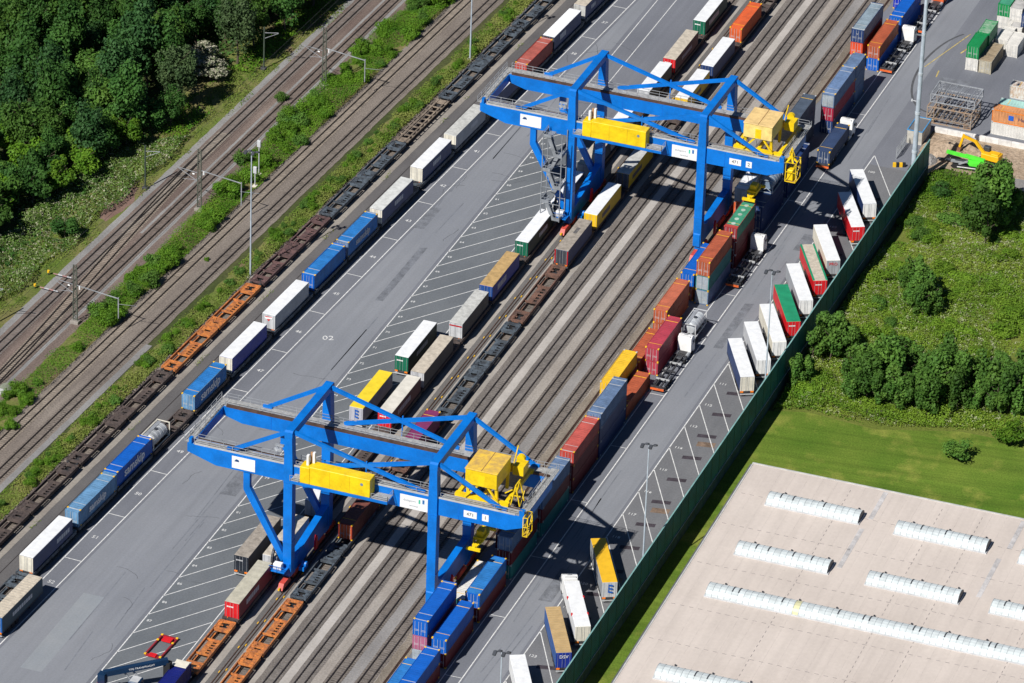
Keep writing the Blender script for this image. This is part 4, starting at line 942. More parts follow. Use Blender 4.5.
# ---------------------------------------------------------------- reach stacker and its loose frame, bottom left
rs = thing('reach_stacker', 'dark blue reach stacker with a long lettered boom, cut by the bottom edge', 'reach stacker', (-16.9, -121.8, 0), 0)
bm_ = MB()
rsb = mat("stacker_blue", (0.008, 0.030, 0.075), 0.4, var=0.08)
part('boom', MB().bar((-4.9, -1.6, 4.2), (3.4, 4.3, 5.2), 0.75, 0.95), rsb, rs)
part('boom_head', MB().box(-5.6, -4.4, -2.4, -1.2, 2.6, 4.4), rsb, rs)
part('spreader_head', MB().box(-5.7, -4.3, -3.2, -2.2, 1.9, 2.7), truckred, rs)
part('boom_pivot', MB().box(2.8, 3.9, 3.8, 4.8, 1.6, 5.0), black, rs)
part('chassis', MB().cbox(-1.8, 5.2, -2.4, 1.6, 0.9, 2.1, 0.15), rsb, rs)
part('cab', MB().cbox(-0.9, 0.9, -1.4, 0.6, 2.1, 3.7, 0.12), mat("cab_blue", (0.01, 0.04, 0.10), 0.3), rs)
part('cab_roof', MB().box(-0.7, 0.7, -1.2, 0.4, 3.7, 3.78), lightgrey, rs)
part('lift_cylinder', MB().tube((-0.5, 0.9, 1.6), (-2.4, 0.4, 4.0), 0.17, n=10).tube((1.0, 1.4, 1.6), (-1.6, 1.4, 4.2), 0.17, n=10), steel, rs)
for x in (-0.8, 3.9):
    for y in (-2.3, 1.5): link('wheel', MB().tube((-0.0, -0.45, 0), (0, 0.45, 0), 0.9, n=18).mesh('wheel'), black, rs, loc=(x, y, 0.9))
text('TFG TRANSFRACHT', 0.46, white, rs, ((0.815, 0.572, 0.10), (-0.05, -0.1, 0.99), (0.575, -0.81, -0.06)), (0.2, 1.55, 4.75))
container('royal blue container with a white roof at the very bottom, beside the reach stacker', -11.95, -127.0, 1.3, 12.19, mat('container_ink', (0.006, 0.012, 0.15), 0.5, var=0.1, wave=1.8), 2.7, castm=castgrey)
o = thing('roof_cover', 'white cover plate on the far end of the royal blue container at the bottom edge', 'cover', (-11.95, -116.6, 4.03)); 
part('panel', MB().cbox(-1.15, 1.15, -0.2, 1.7, 0, 0.08, 0.03), cream, o)
rf = thing('lifting_frame', 'red and yellow container lifting frame lying on the bays', 'lifting frame', (-20.6, -110.2, 0.1), -0.04)
part('long_beam', MB().box(-0.15, 0.1, 0, 6.3, 0, 0.35), mat("frame_dark_red", (0.28, 0.02, 0.03), 0.5, var=0.1), rf)
part('long_beam', MB().box(2.5, 2.75, 0, 6.3, 0, 0.35), MATS['frame_dark_red'], rf)
part('cross_beam', MB().box(0.1, 2.5, -0.1, 0.35, 0, 0.3), MATS['frame_dark_red'], rf)
part('cross_beam', MB().box(0.1, 2.5, 5.9, 6.2, 0.1, 0.4), MATS['frame_dark_red'], rf); part('cross_plate', MB().box(0.5, 2.1, 4.7, 5.9, 0.1, 0.35), truckred, rf)
part('centre_plate', MB().box(0.7, 1.9, -0.3, 0.5, 0.25, 0.5), truckred, rf)
for x in (0.0, 2.6):
    for y in (0.0, 4.5, 6.1): part('corner_pad', MB().box(x - 0.18, x + 0.18, y - 0.16, y + 0.16, 0.3, 0.46), cast, rf)

# ================================================================ GANTRY CRANES
def railing(mb, p, q, h=1.1, step=2.0):
    p = Vector(p); q = Vector(q); L = (q - p).length; n = max(1, int(L / step))
    for i in range(n + 1):
        a = p.lerp(q, i / n); mb.bar(a, a + Vector((0, 0, h)), 0.07, 0.07)
    for zz in (h, h * 0.52): mb.bar(p + Vector((0, 0, zz)), q + Vector((0, 0, zz)), 0.06, 0.06)
TROL = ('trolley', 'machine_house', 'machine_house_roof', 'house_door', 'roof_seam', 'hoist', 'hoist_drum')
def make_crane(Y, num, label, tx, spr, stair):
    t = thing('gantry_crane', label, 'gantry crane', (0, Y, 0))
    XL, X1, X2, XR = -26.1, -9.2, 15.5, 31.5
    zg, zb, za = 21.98, 18.95, 28.45
    for (y0, y1, nm) in ((0.0, 2.0, 'front'), (13.0, 15.0, 'rear')):
        prof = [(XL, zg), (XR, zg), (XR, zg - 1.9), (XR - 3.0, zb), (XL + 5.0, zb), (XL, zg - 1.5)]
        if nm == 'rear': prof = [(XL + 0.7, zg), (XR - 0.6, zg), (XR - 0.6, zg - 1.4), (XR - 2.6, 19.55), (XL + 4.0, 19.55), (XL + 0.7, zg - 1.5)]
        g = part('main_girder', MB().prism(prof, 'y', y0, y1), craneblue, t)
        part('trolley_rail', MB().box(XL + 1.2, XR - 0.6, (y1 - 0.25 if nm == 'front' else y0 + 0.02), (y1 - 0.05 if nm == 'front' else y0 + 0.42), zg + 0.002, zg + (0.22 if nm == 'front' else 0.38)), railbrown, g)
        seam = MB()
        for x in (-17.0, -3.4, 4.2, 11.0, 20.5, 24.6): seam.box(x, x + 0.08, y0 - 0.012, y0, (zb if nm == 'front' else 19.55) + 0.05, zg - 0.05)
        part('plate_joint', seam, mat("joint_blue", (0.004, 0.12, 0.55), 0.4), g)
    # walkways
    wk = MB().box(XL + 1.0, X1 - 0.3, 0.15, 1.55, zg + 0.003, zg + 0.08).box(X1 + 1.9, X2 - 0.2, 0.15, 1.70, zg + 0.003, zg + 0.08).box(X2 + 1.9, XR - 1.3, 0.15, 1.70, zg + 0.003, zg + 0.08)
    part('walkway', wk, deckgrey, t)
    part('walkway', MB().box(XL + 0.7, XR - 1.3, 13.32, 15.65, zg + 0.003, zg + 0.07), deckgrey, t)
    part('walkway', MB().box(XL - 0.7, XL + 0.65, 0.4, 15.6, zg + 0.006, zg + 0.09), deckgrey, t)
    part('walkway', MB().box(XR - 1.25, XR + 0.1, 0.1, 16.0, zg + 0.006, zg + 0.09), deckgrey, t)
    part('cable_tray', MB().box(XL + 1.3, XR - 1.5, 2.05, 2.35, zg - 0.25, zg + 0.05), steel, t)
    part('busbar', MB().box(XL + 1.3, XR - 1.5, 0.0, 0.10, zg + 0.003, zg + 0.3), mat("pale_grey_tray", (0.45, 0.45, 0.44), 0.6, var=0.1), t)
    for (x0, x1) in ((XL + 0.25, XL + 0.75), (XR - 0.9, XR - 0.02)):
        part('end_beam', MB().box(x0, x1, 2.0, 13.0, zg - 1.7, zg - 0.002), craneblue, t)
        part('end_stop', MB().box(x0 + 0.02, x1 - 0.02, 0.02, 0.9, zg + 0.004, zg + 0.95), craneblue, t)
    rl = MB()
    railing(rl, (XL + 1.2, 1.6, zg), (X1 - 0.2, 1.6, zg)); railing(rl, (X1 + 1.9, 0.1, zg), (X2 - 0.2, 0.1, zg)); railing(rl, (X2 + 1.9, 0.1, zg), (XR - 0.4, 0.1, zg)); railing(rl, (XL + 1.2, 0.1, zg), (X1 - 0.2, 0.1, zg))
    railing(rl, (XL + 0.3, 15.6, zg), (XR - 0.3, 15.6, zg)); railing(rl, (XL + 0.8, 13.5, zg), (X2, 13.5, zg)); railing(rl, (XL - 0.65, 0.4, zg), (XL - 0.65, 15.6, zg)); railing(rl, (XL + 0.3, 2.2, zg), (XL + 0.3, 12.8, zg))
    railing(rl, (XR + 0.05, 0.6, zg), (XR + 0.05, 15.8, zg)); railing(rl, (XR - 1.0, 2.2, zg), (XR - 1.0, 12.8, zg))
    railing(rl, (X1 + 2, 2.0, zg), (X2 - 0.2, 2.0, zg))
    part('railing', rl, steel, t)
    TX = 2.3 if num == '2' else 0.0; before = set(o.name for o in t.children)
    # portals
    for X in (X1, X2):
        for (y0, y1) in ((-0.42, 1.1), (15.7, 17.3)):
            p = part('leg', MB().prism([(X + 0.05, 2.2), (X + 1.5, 2.2), (X + 1.5, 22.0), (X + 1.35, za - 1.2), (X + 0.1, za - 1.2), (X, 22.0)], 'y', y0, y1), craneblue, t)
            part('flange', MB().box(X - 0.06, X + 1.56, y0 - 0.05, y1 + 0.05, 18.9, 19.0).box(X - 0.06, X + 1.56, y0 - 0.05, y1 + 0.05, 7.8, 7.9), craneblue, p)['kind'] = 'stuff'
        part('portal_beam', MB().prism([(-0.44, za - 1.25), (-0.36, za - 0.25), (0.0, za), (17.1, za), (17.32, za - 0.3), (17.32, za - 1.25)], 'x', X + 0.05, X + 1.4), craneblue, t)
        z0, z1 = (2.1, 4.7)
        if X == X1: pr = [(-0.6, 1.6), (17.4, 1.6), (17.4, 6.6), (15.0, 5.7), (2.0, 3.9), (-0.6, 3.9)]
        else: pr = [(-0.6, 2.2), (17.4, 2.2), (17.4, 6.9), (15.2, 5.9), (3.0, 5.3), (1.2, 6.0), (-0.6, 4.6)]
        part('sill_beam', MB().prism(pr, 'x', X + 0.15, X + 1.35), craneblue, t)
        # travelling gear
        for y in (-1.6, 3.0, 13.0, 17.6):
            b = part('bogie', MB().prism([(y - 1.9, 0.55), (y + 1.9, 0.55), (y + 1.2, 1.5), (y - 1.2, 1.5)], 'x', X + 0.45, X + 1.3), mat("bogie_red", (0.55, 0.07, 0.05), 0.5, var=0.12), t)
            wm = MB()
            for d in (-1.2, 0.0, 1.2): wm.tube((X + 0.55, y + d, 0.55), (X + 1.2, y + d, 0.55), 0.40, n=12)
            part('wheel', wm, darksteel, b)
            part('buffer', MB().tube((X + 0.85, y - 2.4, 0.9), (X + 0.85, y - 1.8, 0.9), 0.16, n=10), cast, b)
        for y in (0.7, 15.3): part('pivot', MB().box(X + 0.35, X + 1.4, y - 0.9, y + 0.9, 1.45, 2.3), craneblue, t)
    # inclined struts on the bay side
    for y in (0.2, 15.6):
        part('strut', MB().prism([(-16.4, zb), (-15.3, zb), (-15.3, 16.2), (-9.1, 4.6), (-9.7, 3.6), (-16.4, 15.6)], 'y', y, y + 0.8), craneblue, t)
    # ties from the portal heads down to the girders
    for y in (0.55, 16.2):
        for (xa, xb) in ((X1 + 0.5, -18.6), (X1 + 1.4, 14.6), (X2 + 0.4, -5.2), (X2 + 1.4, 27.6)):
            part('tie', MB().bar((xa, y + (0.12 if xb == -5.2 else 0.0), za - 0.55), (xb, y - (0.7 if y > 5 else 0), zg + 0.25), 0.5, 0.6), craneblue, t)
        for x in (-18.6, 27.6): part('tie_lug', MB().box(x - 0.8, x + 0.8, y - (0.95 if y > 5 else 0.25), y - (0.45 if y > 5 else -0.25), zg - 0.1, zg + 0.55), craneblue, t)
        part('tie_hanger', MB().bar((4.6, y - 0.3, zg), (4.6, y - 0.1, 25.6), 0.2, 0.2), craneblue, t)
    # electrical house on its outer platform
    part('platform', MB().box(X1 + 1.8, 9.4, -2.5, -0.02, 20.55, 20.72).box(X1 + 1.8, 9.4, -2.55, -2.4, 20.35, 20.8), craneblue, t)
    part('platform_deck', MB().box(6.5, 9.3, -2.4, -0.05, 20.725, 20.78).box(X1 + 1.9, -5.9, -2.4, -0.05, 20.725, 20.78), deckgrey, t)
    rp = MB(); railing(rp, (6.6, -2.45, 20.7), (9.4, -2.45, 20.7)); railing(rp, (9.4, -2.45, 20.7), (9.4, -0.1, 20.7)); railing(rp, (X1 + 1.9, -2.45, 20.7), (-5.9, -2.45, 20.7))
    part('platform_railing', rp, steel, t)
    h = part('electrical_house', MB().cbox(-4.0, 6.3, -2.3, -0.15, 20.8, 23.95, 0.06), craneyellow, t)
    part('house_extension', MB().cbox(-5.7, -4.03, -2.3, -0.15, 20.8, 23.7, 0.06), craneyellow, t)
    sm = MB()
    for x in (-0.6, 2.8): sm.box(x, x + 0.05, -2.315, -2.3, 20.9, 23.8)
    part('wall_joint', sm, mat("joint_yellow", (0.55, 0.34, 0.01), 0.5), h)
    part('air_conditioner', MB().cbox(-4.9, -4.5, -1.5, -0.9, 23.7, 25.5, 0.05).cbox(-4.1, -3.7, -0.9, -0.3, 23.95, 25.8, 0.05), white, t)
    part('vent_pipe', MB().tube((-4.4, -0.4, 23.7), (-4.4, -0.4, 25.6), 0.22, n=8), mat("vent_tan", (0.45, 0.25, 0.12), 0.7), t)
    part('house_emblem', MB().tube((4.9, -2.31, 22.9), (4.9, -2.33, 22.9), 0.26, n=12), mat("emblem_bluegrey", (0.15, 0.22, 0.30), 0.5), t)
    # boards with writing on the front girder
    b = part('sign_board', MB().box(-18.3, -14.3, -0.06, -0.015, 19.3, 21.5), white, t)
    part('sign_emblem', MB().prism([(-17.9, 20.55), (-17.0, 20.55), (-17.15, 20.95), (-17.6, 21.0)], 'y', -0.075, -0.062), mat("emblem_navy", (0.01, 0.05, 0.16), 0.5), b)
    b = part('sign_board', MB().box(10.6, 15.3, -0.06, -0.015, 19.0, 21.4), white, t)
    gt = mat("sign_lettering_grey", (0.30, 0.34, 0.38), 0.6)
    text('duisport', 0.62, gt, b, FACE_Y, (12.2, -0.075, 20.5)); text('terminal', 0.45, gt, b, FACE_Y, (12.9, -0.075, 19.65))
    part('sign_bar', MB().box(13.75, 14.05, -0.075, -0.062, 20.25, 21.0), mat("sign_green", (0.10, 0.55, 0.38), 0.5), b)
    part('sign_bar', MB().box(14.4, 14.75, -0.075, -0.062, 20.35, 21.1), mat("sign_blue", (0.03, 0.16, 0.42), 0.5), b)
    b = part('number_board', MB().box(21.4, 23.6, -0.06, -0.015, 19.75, 20.95), white, t); text('471', 0.85, dark, b, FACE_Y, (22.5, -0.075, 20.35))
    b = part('number_board', MB().box(24.5, 25.6, -0.06, -0.015, 19.75, 20.95), white, t); text(num, 0.95, dark, b, FACE_Y, (25.05, -0.075, 20.35))
    # trolley
    tr = part('trolley', MB().box(19.2, 28.2, 1.5, 2.3, zg + 0.22, zg + 0.8).box(19.2, 28.2, 12.6, 13.4, zg + 0.22, zg + 0.8).box(19.4, 20.0, 2.3, 12.6, zg + 0.3, zg + 0.9).box(27.4, 28.0, 2.3, 12.6, zg + 0.3, zg + 0.9).box(23.4, 24.0, 2.3, 12.6, zg + 0.3, zg + 0.9), craneyellow, t)
    part('trolley_floor', MB().box(20.0, 27.4, 7.4, 12.6, zg + 0.35, zg + 0.45), deckgrey, tr)
    lg = MB()
    for x in (21.4, 26.2):
        for y in (1.4, 6.6): lg.bar((x, y + (0.4 if y < 3 else -0.2), zg + 0.6), (x, y, 25.4), 0.45, 0.45)
    lg.bar((21.0, 1.3, zg + 0.7), (23.4, 1.3, 25.4), 0.3, 0.3); lg.bar((26.6, 1.3, zg + 0.7), (24.6, 1.3, 25.4), 0.3, 0.3)
    part('trolley_leg', lg, craneyellow, tr)['kind'] = 'stuff'
    part('machine_house', MB().cbox(21.1, 26.4, 0.9, 7.2, 25.3, 28.0, 0.05), paleyellow if num == '2' else craneyellow, t)
    part('machine_house_roof', MB().cbox(21.0, 26.5, 0.8, 7.3, 28.01, 28.15, 0.04), mat("house_roof_ochre" + num, (0.80, 0.52, 0.06) if num == '1' else (0.74, 0.52, 0.22), 0.7, var=0.10, scale=0.7, fine=0.06, rgb2=(0.50, 0.32, 0.10) if num == '1' else None), t)
    part('house_door', MB().box(23.3, 24.4, 0.86, 0.898, 25.4, 27.2), craneyellow, t)
    part('roof_seam', MB().box(23.7, 23.8, 0.8, 7.3, 28.15, 28.2), mat("seam_brown", (0.35, 0.2, 0.08), 0.7), t)
    part('hoist', MB().tube((22.0, 9.2, 24.8), (26.0, 9.2, 24.8), 0.75, n=16).box(26.4, 28.2, 8.2, 10.6, 24.2, 25.8), craneyellow, t)
    part('hoist_drum', MB().tube((26.6, 11.2, 25.4), (26.6, 11.9, 25.4), 0.7, n=14).bar((25, 12.0, zg + 0.8), (25.8, 12.2, 27.2), 0.16, 0.16), craneyellow, t)
    ac = MB()
    for (a, b2) in (((28.4, 2.2, zg + 0.4), (29.2, 2.0, 26.2)), ((29.9, 2.2, zg + 0.4), (29.2, 2.0, 26.2)), ((28.4, 4.2, zg + 0.4), (29.2, 4.0, 26.2)), ((29.9, 4.2, zg + 0.4), (29.2, 4.0, 26.2)), ((29.2, 2.0, 26.2), (29.2, 4.0, 26.2)),
                    ((28.2, 2.2, 24.2), (30.0, 2.2, 24.2)), ((28.4, 2.2, zg + 0.4), (28.4, 4.2, 24.2)), ((27.4, 2.2, 24.3), (28.6, 2.2, 25.2)), ((29.9, 2.2, zg + 0.4), (29.9, 4.2, 24.2))): ac.bar(a, b2, 0.16, 0.16)
    if num == '1': part('access_frame', ac, craneyellow, t)
    for o in t.children:
        if o.name not in before: o.location.x += TX if o.name.split('.')[0] in TROL else 0
    # maintenance cage and hoist on the right end
    cg = MB()
    x0, x1, y0, y1, z0, z1 = (31.7, 33.6, 0.6, 3.4, 18.2, 22.0) if num == '2' else (31.56, 32.3, -0.6, 1.6, 18.9, 22.3)
    for x in (x0, x1):
        for y in (y0, y1): cg.bar((x, y, z0), (x, y, z1), 0.12, 0.12)
    for z in (z0, (z0 + z1) / 2, z1):
        for (a, b2) in (((x0, y0), (x1, y0)), ((x1, y0), (x1, y1)), ((x1, y1), (x0, y1)), ((x0, y1), (x0, y0))): cg.bar((*a, z), (*b2, z), 0.1, 0.1)
    cg.bar((x0, y0, z0), (x1, y0, z1), 0.07, 0.07); cg.bar((x1, y0, z0), (x1, y1, z1), 0.07, 0.07)
    part('cabin_cage', cg, craneyellow, t)
    part('cage_floor', MB().box(x0, x1, y0, y1, z0 - 0.06, z0 + 0.02), mat("cage_floor_ochre", (0.45, 0.28, 0.05), 0.7), t)
    if num == '2':
        part('operator_cabin', MB().cbox(31.9, 33.0, 0.9, 2.6, 18.4, 20.4, 0.1), craneyellow, t)
        gw = MB().tube((32.4, 1.6, 22.6), (32.4, 1.6, 23.6), 0.5, 0.2, n=8)
        for i in range(6):
            a = i * math.pi / 3; gw.bar((32.4, 1.6, 22.8), (32.4 + 1.1 * math.cos(a), 1.6 + 1.1 * math.sin(a), 21.9), 0.28, 0.28); gw.bar((32.4, 1.6, 24.6), (32.4 + 0.5 * math.cos(a), 1.6 + 0.5 * math.sin(a), 23.2), 0.1, 0.1)
        part('spreader_adapter', gw, craneyellow, t)
    # slewing gear, ropes and spreader
    sx, sy, sz, sl = spr
    sp = part('spreader', MB().box(sx - 0.25, sx + 0.25, sy, sy + sl, sz, sz + 0.5).box(sx - 1.2, sx + 1.2, sy - 0.2, sy + 0.25, sz - 0.1, sz + 0.35).box(sx - 1.2, sx + 1.2, sy + sl - 0.25, sy + sl + 0.2, sz - 0.1, sz + 0.35), craneyellow, t)
    hb = MB().box(sx - 0.9, sx + 0.9, sy + sl / 2 - 1.3, sy + sl / 2 + 1.3, sz + 0.5, sz + 1.0).cbox(sx - 0.6, sx + 0.6, sy + sl / 2 - 0.8, sy + sl / 2 + 0.8, sz + 1.0, sz + 2.0, 0.1)
    for s in (-1, 1): hb.bar((sx + s * 0.8, sy + sl / 2 - 1.2, sz + 0.6), (sx + s * 0.25, sy + 0.4, sz + 0.3), 0.25, 0.25); hb.bar((sx + s * 0.8, sy + sl / 2 + 1.2, sz + 0.6), (sx + s * 0.25, sy + sl - 0.4, sz + 0.3), 0.25, 0.25)
    part('spreader_head', hb, craneyellow, t)
    part('slewing_frame', MB().box(sx - 1.5, sx + 1.5, sy + sl / 2 - 1.5, sy + sl / 2 + 1.5, sz + 5.0, sz + 5.5).tube((sx, sy + sl / 2, sz + 4.2), (sx, sy + sl / 2, sz + 5.0), 1.0, n=16), mat("slewing_brown", (0.10, 0.06, 0.03), 0.6, var=0.2), t)
    rp = MB()
    for s in (-1, 1):
        for q in (-1, 1):
            rp.bar((sx + s * 0.7, sy + sl / 2 + q * 0.9, sz + 2.0), (sx + s * 1.2, sy + sl / 2 + q * 1.2, sz + 5.0), 0.06, 0.06)
            rp.bar((sx + s * 1.2, sy + sl / 2 + q * 1.2, sz + 5.5), (sx + s * 1.4, 7.5 + q * 1.6, zg + 0.3), 0.06, 0.06)
    part('rope', rp, darksteel, t)
    # cabinets, cable reel and small red gear at the feet
    part('foot_platform', MB().box(X1 - 1.4, X1 + 1.2, -2.6, -0.7, 3.2, 3.35), craneblue, t)
    fr = MB(); railing(fr, (X1 - 1.4, -2.6, 3.3), (X1 + 1.2, -2.6, 3.3), 1.0, 0.9); part('foot_railing', fr, craneblue, t)
    part('cabinet', MB().cbox(X1 - 0.9, X1 + 0.5, -2.2, -1.2, 3.36, 4.5, 0.05), white, t)
    rr = MB()
    for i in range(24):
        a0 = 2 * math.pi * i / 24; a1 = 2 * math.pi * (i + 1) / 24
        rr.bar((X1 - 1.8, 1.6 + 2.0 * math.cos(a0), 3.9 + 2.0 * math.sin(a0)), (X1 - 1.8, 1.6 + 2.0 * math.cos(a1), 3.9 + 2.0 * math.sin(a1)), 0.55, 0.35, up=(1, 0, 0))
        if i % 3 == 0: rr.bar((X1 - 1.8, 1.6, 3.9), (X1 - 1.8, 1.6 + 2.0 * math.cos(a0), 3.9 + 2.0 * math.sin(a0)), 0.1, 0.1)
    part('cable_reel', rr, darksteel, t)
    for (X, y) in ((X1 + 2.1, 8.2), (X2 + 2.0, 5.6)):
        part('rail_clamp', MB().prism([(y - 0.4, 2.2), (y + 0.5, 2.2), (y + 0.4, 4.2), (y + 0.1, 4.8), (y - 0.3, 3.6)], 'x', X, X + 0.35), truckred, t)
    part('drive_motor', MB().tube((X1 + 2.0, 3.2, 2.2), (X1 + 2.8, 3.2, 2.2), 0.5, n=12).box(X1 + 1.7, X1 + 2.6, 2.4, 4.2, 1.2, 1.9), craneblue, t)
    part('lamp_rack', MB().box(X1 - 1.8, X1 - 0.3, 0.1, 0.5, 25.0, 25.3).tube((X1 - 1.6, -0.1, 24.9), (X1 - 1.2, -0.2, 24.4), 0.4, n=8).tube((X1 - 0.8, -0.1, 24.9), (X1 - 0.6, -0.2, 24.4), 0.4, n=8), steel, t)
    if stair:
        st = MB(); z = 3.2; d = 1; xx0, xx1, yy0, yy1 = X1 - 3.4, X1 + 0.2, -3.4, -0.6
        lv = [3.2, 6.4, 9.6, 12.8, 16.0, 19.6]
        stg = mat('stair_grey', (0.27, 0.29, 0.31), 0.55, 0.2, var=0.15, scale=0.8); fl = MB(); rl2 = MB()
        for i, z in enumerate(lv):
            xa = xx1 if i % 2 == 0 else xx0 + 0.0
            landing = MB(); landing.box((xx1 - 1.5) if i % 2 == 0 else xx0, xx1 if i % 2 == 0 else xx0 + 1.5, yy0, yy1, z - 0.12, z); landing.box((xx1 - 1.5) if i % 2 == 0 else xx0, xx1 if i % 2 == 0 else xx0 + 1.5, yy0 - 0.04, yy0 - 0.005, z, z + 0.55); landing.box(xx1 if i % 2 == 0 else xx0 - 0.04, xx1 + 0.04 if i % 2 == 0 else xx0 - 0.005, yy0, yy1, z + 0.02, z + 0.55)
            part('stair_landing', landing, stg, t)
            railing(rl2, ((xx1 - 1.3) if i % 2 == 0 else xx0, yy0, z), (xx1 if i % 2 == 0 else xx0 + 1.3, yy0, z), 1.1, 0.65)
            ex = xx1 if i % 2 == 0 else xx0
            railing(rl2, (ex, yy0, z), (ex, yy1, z), 1.1, 0.7)
            if i < len(lv) - 1:
                p = Vector(((xx1 - 1.2) if i % 2 == 0 else (xx0 + 1.2), yy0 + 0.5 if i % 2 == 0 else yy1 - 0.5, z)); q = Vector(((xx0 + 1.0) if i % 2 == 0 else (xx1 - 1.0), p.y, lv[i + 1]))
                for s in (-0.45, 0.45):
                    fl.bar(p + Vector((0, s, 0.1)), q + Vector((0, s, 0.1)), 0.10, 0.60); rl2.bar(p + Vector((0, s, 1.0)), q + Vector((0, s, 1.0)), 0.07, 0.07)
                for k in range(12):
                    c = p.lerp(q, (k + 0.5) / 12); fl.box(c.x - 0.12, c.x + 0.12, c.y - 0.45, c.y + 0.45, c.z - 0.02, c.z + 0.03)
        for x in (xx0, xx1):
            for y in (yy0, yy1): rl2.bar((x, y, 3.0), (x, y, 20.4), 0.16, 0.16)
        for i in range(5): rl2.bar((xx0, yy0, lv[i]), (xx1, yy0, lv[i]), 0.1, 0.1); rl2.bar((xx0, yy1, lv[i]), (xx1, yy1, lv[i]), 0.1, 0.1)
        part('stair_flight', fl, stg, t); part('stair_railing', rl2, stg, t)
    return t
make_crane(-81.2, '1', 'near blue gantry crane numbered 1, yellow houses on top, spanning the lower tracks', 24, (20.3, 8.0, 8.8, 7.0), False)
make_crane(-81.2 + 132.0, '2', 'far blue gantry crane numbered 2, with a zigzag stair tower on its left leg', 24, (23.0, 8.0, 8.9, 6.0), True)
# ================================================================ BARRIER, MASTS, CATENARY
bar_g = mat("barrier_green", (0.006, 0.165, 0.185), 0.5, var=0.14, scale=0.35, rgb2=(0.004, 0.10, 0.12), fine=0.1)
fb = thing('noise_barrier', 'long tall green noise barrier along the truck parking, in its own shade', 'noise barrier', (45.4, 0, 0))
pm = MB().box(-0.05, 0.05, 0.08, 3.86, 2.45, 7.42)
for i in range(9): pm.box(0.05, 0.09, 0.12, 3.82, 2.6 + i * 0.53, 2.92 + i * 0.53)
pm = pm.mesh('panel'); po = MB().box(-0.12, 0.12, -0.08, 0.08, 0, 7.46).mesh('post'); pn = MB().box(-0.09, 0.09, 0.08, 3.86, 0, 2.4).mesh('base_panel'); cp_ = MB().box(-0.11, 0.11, -0.08, 3.86, 7.465, 7.52).mesh('cap')
lip = MB().box(0.09, 0.22, -0.0, 3.94, 2.36, 2.43).mesh('ledge')
for i in range(62):
    y = -146.0 + i * 3.94
    if y > 95: break
    link('panel', pm, bar_g, fb, loc=(0, y, 0)); link('post', po, mat("post_green", (0.02, 0.12, 0.11), 0.5), fb, loc=(0, y, 0))
    link('base_panel', pn, mat('base_shade', (0.05, 0.09, 0.095), 0.8, var=0.2), fb, loc=(0, y, 0)); link('cap', cp_, mat("cap_pale_green", (0.20, 0.38, 0.36), 0.5), fb, loc=(0, y, 0)); link('ledge', lip, mat("ledge_grey", (0.40, 0.44, 0.46), 0.6), fb, loc=(0, y, 0))  # base panel colour darkened to carry the shade below the ledge

def light_mast(label, x, y, h, r=0.16, big=False, name='light_mast'):
    t = thing(name, label, 'light mast', (x, y, 0))
    part('pole', MB().tube((0, 0, 0), (0, 0, h), r, r * 0.62, n=14), mastpaint, t)
    part('footing', MB().cbox(-0.5, 0.5, -0.5, 0.5, 0, 0.35, 0.05), concrete, t)
    hd = MB().bar((-1.1, 0, h), (1.1, 0, h), 0.12, 0.12)
    part('crossarm', hd, dark, t)
    me = MB().cbox(-0.28, 0.28, -0.4, 0.4, -0.12, 0.16, 0.06).mesh('floodlight')
    for (u, v) in (((-0.95, -0.5), (0.95, 0.45), (-0.4, 0.35), (0.4, -0.35)) if not big else ((-1, -1), (1, -1), (-1, 1), (1, 1))): link('floodlight', me, dark, t, loc=(u, v, h - 0.1), rot=(rad(25 if v < 0 else -25), 0, 0))
    if big:
        cc = MB()
        for z in (6.0, 14.0, 22.0, 30.0): cc.tube((0, 0, z), (0, 0, z + 0.5), r + 0.08 - z * 0.005, n=14)
        part('collar', cc, mat("collar_pale", (0.50, 0.55, 0.58), 0.5), t)
        part('camera_bracket', MB().bar((0, 0, 16.5), (-1.2, 0, 16.6), 0.12, 0.12).box(-1.4, -1.1, -0.15, 0.15, 16.4, 16.8), lightgrey, t)
    return t
p = sk(-54.3, 7.8); light_mast('slim pale light mast beside the orange wagon and the weeds', p.x, p.y, 25.2)
p = sk(-54.9, 105.3); light_mast('slim pale light mast beside the weeds at the top, its head out of view', p.x, p.y, 25.2)
light_mast('light mast at the barrier between the two groups of parked trailers', 43.75, -57.2, 25.2)
light_mast('light mast at the barrier near the bottom, only its double head in view', 43.75, -124.0, 25.2)
light_mast('light mast at the barrier among the white trailers of the upper group', 43.75, 6.2, 25.2)
light_mast('tall thick mast at the upper end of the barrier, reaching out of view', 43.6, 94.6, 42.0, 0.50, True)
light_mast('light mast at the upper end of the yard, outside the top edge', 43.6, 190, 25.2)

